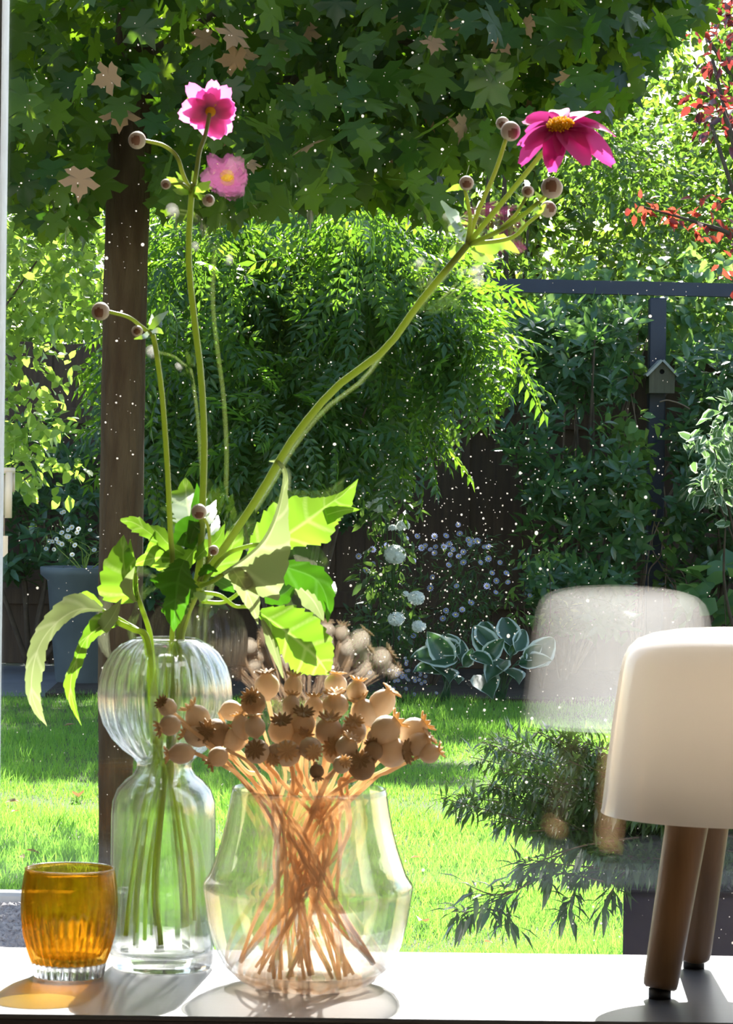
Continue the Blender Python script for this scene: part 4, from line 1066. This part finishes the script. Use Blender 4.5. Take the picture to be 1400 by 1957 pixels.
for (px, py, r, dr, cm, km, lab) in POP:
    dd = .055 * ((1375 - py) / 90.0) if py < 1400 else -.03 * ((py - 1400) / 45.0)
    d = Vector((dr[0], -dr[1], dr[2])).normalized()
    hc = P(px, py, pv.y + dd + random.uniform(-.012, .012)); R = r / F * hc.y
    u = (px - 586) / 240.0
    rimr = 128 * kp; a = random.uniform(-.5, .5)
    neck = hc - d * R * 1.12
    side = Vector((neck.x - pv.x, (neck.y - pv.y), 0))
    rim = Vector((side.x * .56, side.y * .5, 0))
    if rim.length > rimr: rim = rim * (rimr / rim.length)
    rim = pv + rim; rim.z = P(586, 1502, pv.y).z + .004
    wa = random.uniform(0, 6.28); wr_ = 62 * kp * math.sqrt(random.random())
    waist = pv + Vector((u * 38 * kp + wr_ * math.cos(wa), wr_ * .7 * math.sin(wa), pz(random.uniform(1570, 1625))))
    fx = max(-128, min(128, -u * 70 + random.gauss(0, 78)))
    fy = random.uniform(-1, 1) * math.sqrt(max(0, 128 ** 2 - fx ** 2)) * .8
    rr = math.hypot(fx, fy)
    fz = pz(1869 - max(0, (rr - 88)) * .55) + .0026
    foot = pv + Vector((fx * kp, fy * kp, fz))
    kink = waist.lerp(foot, .55) + Vector((random.gauss(0, .004), random.gauss(0, .004), 0))
    po = root('dried_poppy', lab, 'poppy head', foot, 'dried poppies in the ridged vase')
    pts = spline([neck, neck.lerp(rim, .5) - d * .004, rim, waist, kink, foot], 26)
    r0 = random.uniform(.0014, .0019)
    m = MB(); m.tube([Vector(p) for p in pts], [r0 * (.9 + .15 * math.sin(i * .9 + px)) for i in range(27)], 7); m.build('stalk', M['stalk'], po)
    q = Vector((0, 0, 1)).rotation_difference(d).to_matrix().to_4x4() @ Matrix.Rotation(random.uniform(0, 6), 4, 'Z')
    Mx = Matrix.Translation(hc) @ q @ Matrix.Scale(R, 4)
    cp = link('capsule', CAPS[cm], po, Mx)
    cr = bpy.data.objects.new('crown', CROWNS[km]); COL.objects.link(cr); cr.parent = cp
    cr.matrix_local = Matrix.Translation((0, 0, [0, -.127, .212, -.053][cm] if cm else 0))

# ---------------------------------------------------------------- anemones in the globe vase
def ribbon(parent, mid, wl, wr, mat='anem_leaf', dl=0.0, dr=0.0, ser=.16, teeth=11, n=30, name='leaf', lab=None, wave=1.0):
    """a leaf along a midrib in space; side widths and how far each side leans away are given at the same stations"""
    veins = max(2, round(n / 9)); n = n * 2 if n > 20 else n
    q = spline(mid, n); m = len(mid) - 1
    us = (-1, -.85, -.7, -.55, -.4, -.25, -.1, 0, .1, .25, .4, .55, .7, .85, 1); V = []; E = []
    for i, p in enumerate(q):
        t = i / n; a = q[max(i - 1, 0)]; b = q[min(i + 1, n)]
        tx, ty = b[0] - a[0], b[1] - a[1]; L = math.hypot(tx, ty) or 1; tx /= L; ty /= L
        rx, ry = -ty, tx
        s = t * m; w_l = np.interp(s, range(m + 1), wl); w_r = np.interp(s, range(m + 1), wr)
        tooth = ((t * teeth) % 1.0); sw = 1 + ser * (tooth - .5)
        k = p[2] / F
        for u in us:
            wdt = (w_r if u > 0 else w_l) * (1 + (sw - 1) * max(0, abs(u) - .3) / .7)
            lean = (dr if u > 0 else dl) * abs(u) * wdt * k
            # quilting between side veins
            qv = wave * .05 * wdt * k * math.sin(t * 5 * math.pi * 2 - abs(u) * 3) * abs(u)
            V.append(P(p[0] + rx * u * wdt, p[1] + ry * u * wdt, p[2] + lean + qv)); E.append(min(abs(u) * 1.3, .02 + .8 * abs(((t * veins - abs(u) * .55) % 1) - .5)) if n > 40 else abs(u) * 1.3)
    c = len(us); Fc = [(i * c + j, i * c + j + 1, (i + 1) * c + j + 1, (i + 1) * c + j) for i in range(n) for j in range(c - 1)]
    V = np.array([tuple(v - world_org(parent)) for v in V])
    me = fast_mesh(name, V, np.array(Fc), np.array(E)); me.materials.append(M[mat])
    o = bpy.data.objects.new(name, me); COL.objects.link(o); o.parent = parent
    if lab: o['label'] = lab
    return o
def stalk(parent, pts, r0, r1, name='stem', mat='stem', n=36, seg=9):
    q = spline([tuple(P(*p)) for p in pts], n)
    m = MB(); m.tube([Vector(p) for p in q], [(r0 + (r1 - r0) * i / n) / F * 2.45 for i in range(n + 1)], seg); return m.build(name, M[mat], parent)
def bud(parent, px, py, r, D, slit=(0, -1, -.45)):
    c = P(px, py, D); R = r / F * D
    m = MB(); m.ball(c, R, 16, 12); b = m.build('bud', M['bud'], parent)
    d = Vector(slit).normalized(); ax = d.orthogonal().normalized(); ay = d.cross(ax)
    m = MB(); m.ball(c + d * R * .17, R * .86, 16, 12); m.build('bud_slit', M['bud_mark'], b)
    return b
def flower(parent, px, py, D, nrm, rows, mat, disc, cup_, seed):
    rnd = random.Random(seed); c = P(px, py, D); nz = Vector(nrm).normalized()
    ex = nz.orthogonal().normalized(); ey = nz.cross(ex); k = D / F
    m = MB(); m.lathe(c, [(0, -.25 * disc * k), (.55 * disc * k, -.1 * disc * k), (.6 * disc * k, .1 * disc * k), (.4 * disc * k, .32 * disc * k), (0, .42 * disc * k)], 16, nz)
    fl = m.build('flower', M['stamen'], parent)
    for (cnt, L, W, off) in rows:
        for i in range(cnt):
            a = 2 * math.pi * (i + off + rnd.uniform(-.25, .25)) / cnt; e = ex * math.cos(a) + ey * math.sin(a); s = nz.cross(e)
            Lk = L * k * rnd.uniform(.8, 1.12); Wk = W * k * rnd.uniform(.8, 1.15); cp = cup_ + rnd.uniform(-.25, .25); tw = rnd.uniform(-.5, .5)
            rws = []
            for t in (0, .12, .3, .5, .7, .86, .96, 1.0):
                wd = Wk * (math.sin(math.pi * min(1, .12 + t * .78)) ** .7) * (1 if t < .96 else .72)
                ctr = c + e * (Lk * (t * .96 + .06)) + nz * (Lk * (cp * t * t + .05)) 
                rws.append([ctr + s * (wd * u) + nz * (wd * (.22 * u * u + tw * u * t) * (1 if t < .98 else .6)) - e * (.05 * Lk * (1 - abs(u)) if t == 1.0 else 0) for u in (-1, -.5, 0, .5, 1)])
            m = MB(); m.grid(rws); m.build('petal', M[mat], fl)
    m = MB()
    for i in range(90):
        r = math.sqrt((i + .5) / 90); a = i * 2.399
        q = c + (ex * math.cos(a) + ey * math.sin(a)) * (disc * k * r * .95) + nz * (disc * k * (.62 - .30 * r * r + rnd.uniform(-.08, .08)))
        m.tube([c + (q - c) * .4, q], [.0003, .0004], 4); m.ball(q, .0009, 6, 4)
    m.build('stamens', M['stamen'], fl)
    return fl

Z0 = 1822  # foot of the stems inside the bottle
def foot_in(dx, dD=0.0): 
    v = P(311 + dx, 1815, DV + dD); return v
# the tall left stalk with the nodding bud
A = root('anemone', 'anemone stalk with one round nodding bud and drooping leaves at left', 'flower', foot_in(-52), 'anemones in the globe vase')
stalk(A, [(259, 1815, DV), (262, 1700, DV), (280, 1560, DV), (296, 1470, DV + .004), (306, 1420, DV), (318, 1300, DV), (330, 1200, DV), (331, 1100, 2.45), (325, 1010, 2.44), (320, 900, 2.43), (310, 760, 2.43), (298, 670, 2.43), (292, 640, 2.43)], 6, 5)
stalk(A, [(290, 640, 2.43), (270, 624, 2.43), (245, 606, 2.425), (205, 595, 2.42)], 4, 3.4, 'flower_stalk')
bud(A, 192, 595, 17.5, 2.42, (-.1, -1, -.25))
bud(A, 262, 633, 11, 2.425, (0, -1, -.1))
for mid, a, b, mt_ in [([(285, 632, 2.43), (300, 612, 2.44), (322, 594, 2.46)], [4, 9, 1], [4, 9, 1], 'bract'), ([(284, 634, 2.43), (276, 642, 2.40), (256, 648, 2.39)], [3, 6, 1], [3, 5, 1], 'bract'),
                       ([(288, 634, 2.43), (302, 632, 2.45), (312, 638, 2.46)], [3, 7, 1], [3, 6, 1], 'bract'), ([(288, 630, 2.43), (292, 615, 2.45), (290, 600, 2.47)], [3, 8, 1], [3, 6, 1], 'bract')]:
    ribbon(A, mid, a, b, mt_, ser=.3, teeth=4, n=10, name='bract')
stalk(A, [(300, 1420, 2.46), (294, 1300, 2.45), (288, 1225, 2.445), (282, 1195, 2.44), (270, 1160, 2.435), (261, 1130, 2.43), (258, 1095, 2.43)], 6, 4, 'petiole', 'petiole')
ribbon(A, [(262, 1148, 2.43), (245, 1118, 2.43), (236, 1072, 2.445), (236, 1022, 2.47)], [10, 60, 38, 0], [3, 20, 24, 0], 'anem_leaf', dl=.55, dr=-.25, teeth=7)
ribbon(A, [(250, 1110, 2.44), (250, 1070, 2.45), (249, 1030, 2.46)], [8, 15, 0], [6, 8, 0], 'anem_leaf', teeth=4, n=14)
ribbon(A, [(258, 1150, 2.425), (250, 1120, 2.42), (258, 1082, 2.42)], [2, 22, 0], [2, 4, 0], 'anem_pale', teeth=5, n=14, lab='pale underside of folded leaf')
stalk(A, [(296, 1420, 2.47), (284, 1300, 2.455), (276, 1220, 2.45), (240, 1190, 2.455), (196, 1166, 2.45)], 5, 3.5, 'petiole', 'petiole')
ribbon(A, [(198, 1166, 2.45), (152, 1165, 2.44), (112, 1187, 2.43), (80, 1225, 2.425), (64, 1270, 2.42), (60, 1320, 2.42), (72, 1360, 2.425), (90, 1388, 2.43)], [2, 8, 12, 14, 22, 18, 10, 0], [4, 34, 26, 20, 14, 11, 7, 0], 'anem_pale', dl=-.5, dr=.7, teeth=15, n=48, lab='long pale drooping leaf')
ribbon(A, [(196, 1158, 2.46), (165, 1145, 2.465), (128, 1152, 2.46)], [2, 14, 1], [2, 16, 1], 'anem_leaf', dl=.5, n=14, teeth=5)
stalk(A, [(298, 1420, 2.45), (292, 1300, 2.435), (280, 1218, 2.43), (255, 1203, 2.425), (222, 1188, 2.42)], 6, 5.5, 'petiole', 'petiole')
ribbon(A, [(228, 1192, 2.42), (195, 1196, 2.41), (164, 1222, 2.405), (145, 1262, 2.40), (135, 1308, 2.40), (142, 1352, 2.405), (156, 1388, 2.41)], [3, 14, 12, 15, 8, 5, 0], [5, 26, 10, 6, 14, 6, 0], 'anem_leaf', dl=.6, dr=.5, teeth=13, n=44)
ribbon(A, [(196, 1205, 2.41), (214, 1180, 2.40), (233, 1143, 2.40)], [16, 20, 0], [10, 12, 0], 'anem_pale', dl=.4, n=16, teeth=5, lab='pale lobe turned upward')

# the middle stalk with the pink flower seen from behind
B = root('anemone', 'tall anemone stalk with pink flower seen from behind at upper left', 'flower', foot_in(-5, -.006), 'anemones in the globe vase')
stalk(B, [(306, 1815, DV - .006), (296, 1700, DV), (304, 1580, DV), (316, 1470, DV + .004), (326, 1400, DV), (340, 1230, DV), (352, 1170, 2.46), (376, 1110, 2.455), (384, 1040, 2.455), (387, 960, 2.46), (390, 850, 2.47), (384, 720, 2.48), (371, 610, 2.49), (360, 490, 2.50), (366, 370, 2.51), (370, 352, 2.51)], 7.5, 6)
stalk(B, [(369, 362, 2.51), (375, 330, 2.515), (381, 290, 2.525), (392, 258, 2.535), (400, 218, 2.548)], 5, 4.2, 'flower_stalk')
flower(B, 402, 214, 2.552, (.05, .86, .42), [(8, 60, 19, 0), (8, 52, 18, .5), (6, 40, 14, .2)], 'petal', 17, .10, 3)
stalk(B, [(364, 365, 2.51), (350, 335, 2.51), (338, 300, 2.51), (312, 278, 2.505), (272, 268, 2.50)], 4.6, 3.6, 'flower_stalk')
bud(B, 262, 268, 17, 2.50, (-.1, -1, -.1))
stalk(B, [(366, 368, 2.51), (350, 352, 2.50), (325, 352, 2.495)], 3, 2.4, 'flower_stalk'); bud(B, 317, 352, 10, 2.495)
stalk(B, [(370, 372, 2.51), (384, 380, 2.50), (392, 382, 2.495)], 3, 2.4, 'flower_stalk'); bud(B, 398, 383, 12, 2.49, (.3, -1, .1))
for mid, a in [([(366, 366, 2.51), (340, 350, 2.50), (318, 338, 2.49)], 10), ([(368, 364, 2.51), (388, 358, 2.50), (402, 346, 2.49)], 12), ([(364, 368, 2.51), (345, 366, 2.49), (330, 362, 2.47)], 8), ([(370, 364, 2.52), (372, 345, 2.53), (368, 326, 2.54)], 8),
               ([(364, 360, 2.51), (350, 345, 2.53), (336, 328, 2.54)], 6), ([(370, 370, 2.51), (380, 376, 2.50), (392, 374, 2.48)], 8)]:
    ribbon(B, mid, [4, a, 1], [4, a * .9, 1], 'bract', ser=.3, teeth=4, n=10, name='bract')
stalk(B, [(384, 1110, 2.45), (400, 1060, 2.44), (398, 1010, 2.435), (390, 990, 2.43)], 3.6, 2.8, 'flower_stalk'); bud(B, 380, 978, 15, 2.425, (.1, -1, -.6))
stalk(B, [(378, 1110, 2.45), (396, 1075, 2.44), (404, 1062, 2.435)], 3, 2.4, 'flower_stalk'); bud(B, 408, 1052, 10, 2.43)
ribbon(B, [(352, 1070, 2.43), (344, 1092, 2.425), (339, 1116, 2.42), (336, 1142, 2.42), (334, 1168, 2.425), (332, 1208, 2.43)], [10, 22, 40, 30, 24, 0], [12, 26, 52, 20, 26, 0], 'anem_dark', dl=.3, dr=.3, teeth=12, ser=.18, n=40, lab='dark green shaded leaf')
ribbon(B, [(352, 1072, 2.46), (312, 1066, 2.465), (280, 1070, 2.47), (249, 1083, 2.475)], [12, 30, 12, 0], [22, 38, 14, 0], 'anem_leaf', dl=.4, dr=.3, teeth=6)
ribbon(B, [(332, 1075, 2.465), (331, 1052, 2.47), (328, 1028, 2.48)], [24, 20, 0], [26, 20, 0], 'anem_leaf', teeth=5, n=16)
ribbon(B, [(345, 1085, 2.455), (362, 1062, 2.455), (376, 1044, 2.46)], [14, 16, 0], [14, 16, 0], 'anem_leaf', teeth=4, n=14)
ribbon(B, [(368, 1020, 2.45), (362, 985, 2.49), (356, 950, 2.54), (354, 912, 2.56)], [16, 38, 34, 0], [14, 36, 32, 0], 'anem_leaf', dl=.2, dr=.2, teeth=5, ser=.5, lab='upper leaf shining in the sun')
ribbon(B, [(376, 1010, 2.45), (398, 985, 2.49), (413, 955, 2.53)], [8, 18, 0], [8, 16, 0], 'anem_leaf', dr=-.3, teeth=4, ser=.4, n=14)
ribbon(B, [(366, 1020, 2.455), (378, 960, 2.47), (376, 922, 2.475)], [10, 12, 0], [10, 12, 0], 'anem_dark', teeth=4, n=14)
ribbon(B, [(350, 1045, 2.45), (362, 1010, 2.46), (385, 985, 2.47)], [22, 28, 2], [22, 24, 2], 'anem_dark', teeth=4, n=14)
ribbon(B, [(330, 1055, 2.47), (290, 1022, 2.47), (258, 1000, 2.48), (230, 993, 2.49)], [4, 12, 17, 2], [4, 10, 14, 2], 'anem_leaf', dl=-.4, dr=.6, teeth=6, ser=.3)
ribbon(B, [(318, 1050, 2.46), (298, 1038, 2.48), (276, 1062, 2.50)], [4, 14, 1], [4, 12, 1], 'anem_leaf', n=14, teeth=4)
ribbon(B, [(340, 1050, 2.46), (355, 1030, 2.49), (382, 1026, 2.52)], [6, 16, 1], [6, 14, 1], 'anem_leaf', n=14, teeth=4)
ribbon(B, [(372, 1132, 2.43), (388, 1142, 2.44), (408, 1140, 2.46)], [4, 12, 1], [4, 9, 1], 'bract', n=12, teeth=4, name='bract', ser=.4)
ribbon(B, [(372, 1132, 2.43), (366, 1140, 2.44), (358, 1150, 2.45)], [3, 8, 1], [3, 8, 1], 'bract', n=12, teeth=4, name='bract', ser=.4)

for mid, a, b, mt_ in [
 ([(352, 1060, 2.45), (322, 1040, 2.455), (300, 1016, 2.47), (284, 1004, 2.49)], [4, 16, 12, 0], [4, 18, 14, 0], 'anem_leaf'),
 ([(372, 1070, 2.45), (392, 1050, 2.45), (416, 1030, 2.46), (430, 1000, 2.47)], [4, 16, 14, 0], [4, 14, 12, 0], 'anem_leaf'),
 ([(380, 1100, 2.44), (396, 1088, 2.435), (416, 1092, 2.43)], [4, 12, 1], [4, 10, 1], 'anem_dark'),
 ([(362, 1040, 2.445), (372, 1010, 2.45), (392, 1000, 2.46)], [5, 14, 1], [5, 14, 1], 'anem_dark'),
 ([(340, 1035, 2.46), (336, 1005, 2.48), (322, 985, 2.50)], [4, 12, 1], [4, 12, 1], 'bract'),
 ([(384, 1045, 2.46), (410, 1010, 2.50), (416, 985, 2.53)], [4, 10, 1], [4, 10, 1], 'bract'),
 ([(350, 1025, 2.46), (345, 1000, 2.50), (352, 985, 2.53)], [4, 12, 1], [4, 12, 1], 'bract'),
 ([(330, 1058, 2.48), (312, 1046, 2.50), (290, 1050, 2.52)], [4, 9, 1], [4, 9, 1], 'bract')]:
    ribbon(B, mid, a, b, mt_, ser=.35, teeth=6, n=18, dl=.2, dr=.2)

# the right stalk with the magenta flower
C_ = root('anemone', 'long leaning anemone stalk with open magenta flower at upper right', 'flower', foot_in(45, .006), 'anemones in the globe vase')
stalk(C_, [(356, 1815, DV + .006), (350, 1700, DV), (336, 1560, DV), (326, 1465, DV - .004), (330, 1400, DV), (344, 1220, DV), (382, 1118, 2.455), (440, 1030, 2.45), (500, 938, 2.44), (560, 838, 2.43), (640, 742, 2.425), (735, 668, 2.42), (800, 580, 2.41), (870, 495, 2.40), (895, 465, 2.40)], 8.5, 6.5)
stalk(C_, [(893, 467, 2.40), (940, 410, 2.395), (985, 355, 2.39), (1030, 300, 2.385), (1062, 262, 2.38)], 5.4, 4.6, 'flower_stalk')
flower(C_, 1070, 246, 2.38, (-.14, -.60, .78), [(9, 102, 24, 0), (8, 92, 22, .45), (7, 70, 17, .2)], 'petal_deep', 28, -.38, 8)
stalk(C_, [(893, 462, 2.40), (915, 400, 2.40), (945, 330, 2.40), (965, 270, 2.40), (968, 258, 2.40)], 4.6, 3.6, 'flower_stalk'); bud(C_, 975, 251, 19, 2.40, (.3, -1, -.4)); bud(C_, 960, 236, 13, 2.41)
stalk(C_, [(893, 462, 2.40), (898, 420, 2.39), (893, 385, 2.385), (888, 362, 2.38)], 4.4, 3.4, 'flower_stalk'); bud(C_, 891, 350, 14, 2.38, (0, -1, -.3))
stalk(C_, [(900, 466, 2.40), (955, 440, 2.37), (1000, 410, 2.36), (1030, 385, 2.35)], 5, 4, 'flower_stalk'); bud(C_, 1054, 359, 21, 2.345, (-.1, -1, .1)); stalk(C_, [(1024, 390, 2.353), (1040, 375, 2.348), (1052, 364, 2.345)], 3, 2.6, 'flower_stalk')
stalk(C_, [(955, 438, 2.37), (985, 410, 2.365), (1003, 380, 2.36), (1008, 368, 2.36)], 3.6, 2.8, 'flower_stalk'); bud(C_, 1008, 366, 12, 2.36, (0, -1, -.1))
stalk(C_, [(905, 466, 2.40), (975, 455, 2.40), (1010, 425, 2.39), (1040, 402, 2.38)], 4.2, 3.2, 'flower_stalk'); bud(C_, 1047, 400, 16, 2.375, (.4, -1, .2))
for mid, a, b in [([(893, 468, 2.40), (880, 475, 2.43), (884, 496, 2.44)], [4, 12, 3], [4, 12, 3]), ([(898, 470, 2.40), (925, 474, 2.44), (944, 502, 2.45)], [4, 12, 2], [4, 12, 2]), ([(898, 470, 2.40), (935, 476, 2.41), (960, 465, 2.42), (992, 484, 2.43)], [4, 16, 18, 1], [4, 12, 14, 1]),
                  ([(890, 462, 2.40), (880, 442, 2.42), (866, 425, 2.44)], [4, 10, 6], [4, 10, 6]), ([(880, 440, 2.42), (866, 415, 2.46), (842, 384, 2.50)], [4, 12, 2], [4, 12, 3]), ([(876, 425, 2.43), (868, 408, 2.47), (858, 402, 2.49)], [4, 10, 2], [4, 9, 2]),
                  ([(890, 460, 2.40), (878, 448, 2.44), (905, 444, 2.47)], [4, 9, 1], [4, 9, 1]), ([(1020, 392, 2.355), (1030, 380, 2.36), (1022, 366, 2.37)], [3, 8, 1], [3, 8, 1]), ([(1008, 378, 2.36), (996, 380, 2.37), (985, 370, 2.38)], [3, 8, 1], [3, 6, 1]),
                  ([(1020, 396, 2.36), (1030, 402, 2.35), (1042, 390, 2.35)], [4, 8, 1], [4, 8, 1]), ([(886, 470, 2.40), (868, 478, 2.45), (862, 492, 2.49)], [5, 13, 4], [5, 12, 4]), ([(902, 474, 2.40), (915, 490, 2.43), (938, 498, 2.47)], [5, 12, 4], [5, 12, 4]), ([(886, 448, 2.41), (872, 436, 2.46), (856, 438, 2.50)], [5, 11, 4], [5, 11, 4]), ([(888, 360, 2.38), (872, 358, 2.39), (852, 366, 2.39)], [3, 7, 1], [3, 7, 1])]:
    ribbon(C_, mid, a, b, 'bract', ser=.3, teeth=4, n=12, name='bract')
stalk(C_, [(390, 1110, 2.45), (430, 1062, 2.44), (470, 1045, 2.44), (500, 1040, 2.445)], 4.5, 4, 'petiole', 'petiole')
ribbon(C_, [(470, 1085, 2.445), (510, 1052, 2.45), (550, 1022, 2.455), (590, 993, 2.46), (618, 971, 2.467), (634, 959, 2.472), (655, 945, 2.48), (684, 915, 2.49)], [4, 45, 66, 56, 24, 12, 6, 0], [4, 18, 28, 58, 40, 36, 26, 0], 'anem_leaf', dl=.35, dr=.25, teeth=15, ser=.14, n=52, lab='large bright leaf lit through by the sun')
ribbon(C_, [(620, 985, 2.468), (655, 975, 2.465), (686, 974, 2.455)], [14, 10, 1], [20, 10, 1], 'anem_leaf', teeth=4, n=14)
stalk(C_, [(384, 1120, 2.445), (405, 1112, 2.43), (426, 1098, 2.42)], 4.5, 4, 'petiole', 'petiole')
ribbon(C_, [(424, 1097, 2.42), (470, 1068, 2.415), (505, 1035, 2.41), (528, 990, 2.41), (541, 940, 2.415), (544, 905, 2.42), (532, 884, 2.43), (514, 881, 2.44)], [3, 5, 6, 6, 5, 4, 4, 1], [8, 100, 58, 24, 8, 5, 4, 1], 'anem_pale', dl=1.5, dr=.3, teeth=18, n=56, ser=.08, lab='pale underside of large folded leaf')
ribbon(C_, [(446, 1090, 2.416), (462, 1115, 2.42), (480, 1150, 2.428), (493, 1194, 2.435)], [14, 24, 18, 0], [14, 18, 14, 0], 'anem_pale', dl=.2, dr=.4, teeth=8, n=26, ser=.12)
stalk(C_, [(382, 1132, 2.445), (420, 1138, 2.45), (448, 1158, 2.45), (475, 1160, 2.45), (497, 1172, 2.44)], 4, 3.4, 'petiole', 'petiole')
stalk(C_, [(386, 1150, 2.455), (430, 1150, 2.465), (470, 1120, 2.47), (510, 1075, 2.465)], 4, 3.4, 'petiole', 'petiole')
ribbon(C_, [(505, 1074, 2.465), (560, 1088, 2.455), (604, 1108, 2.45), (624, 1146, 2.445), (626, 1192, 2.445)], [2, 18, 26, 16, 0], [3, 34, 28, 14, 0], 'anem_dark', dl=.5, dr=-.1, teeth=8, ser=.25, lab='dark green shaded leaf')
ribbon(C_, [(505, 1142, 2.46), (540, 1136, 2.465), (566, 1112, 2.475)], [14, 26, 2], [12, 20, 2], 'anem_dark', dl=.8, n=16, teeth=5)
ribbon(C_, [(560, 1112, 2.48), (596, 1145, 2.48), (618, 1186, 2.475)], [4, 26, 1], [4, 24, 1], 'anem_pale', n=18, teeth=6, lab='pale leaf underside')
ribbon(C_, [(622, 1140, 2.45), (636, 1130, 2.47), (638, 1112, 2.49)], [5, 10, 1], [5, 8, 1], 'anem_leaf', n=12, teeth=4)
ribbon(C_, [(495, 1170, 2.44), (530, 1195, 2.43), (565, 1222, 2.425), (600, 1252, 2.425), (618, 1274, 2.43), (628, 1290, 2.435)], [10, 48, 60, 46, 22, 0], [6, 22, 42, 52, 28, 0], 'anem_leaf', dl=.3, dr=.35, teeth=13, ser=.14, n=48, lab='broad bright green hanging leaf')
ribbon(C_, [(500, 1185, 2.435), (520, 1230, 2.43), (541, 1296, 2.43)], [4, 12, 1], [3, 12, 1], 'anem_pale', dl=.4, n=18, teeth=6, lab='pale hanging leaf edge')
ribbon(C_, [(400, 1100, 2.46), (435, 1060, 2.47), (452, 1020, 2.48), (462, 985, 2.50)], [6, 24, 18, 0], [6, 26, 14, 0], 'anem_leaf', dl=.2, teeth=6)
ribbon(C_, [(400, 1105, 2.44), (430, 1118, 2.445), (448, 1132, 2.45)], [4, 14, 1], [4, 12, 1], 'anem_dark', n=14, teeth=4)
# loose stems and petioles standing in the water
for pts in [[(240, 1790, DV - .01), (250, 1700, DV), (272, 1560, DV), (290, 1480, DV), (300, 1420, 2.46)], [(275, 1800, DV + .012), (282, 1680, DV + .01), (300, 1560, DV + .006), (312, 1470, DV), (300, 1420, 2.455)]]:
    stalk(A, pts, 4.5, 5, 'petiole', 'petiole')
stalk(C_, [(372, 1760, DV - .004), (366, 1650, DV), (350, 1560, DV), (336, 1465, DV), (330, 1400, DV)], 4, 4.5, 'petiole', 'petiole')
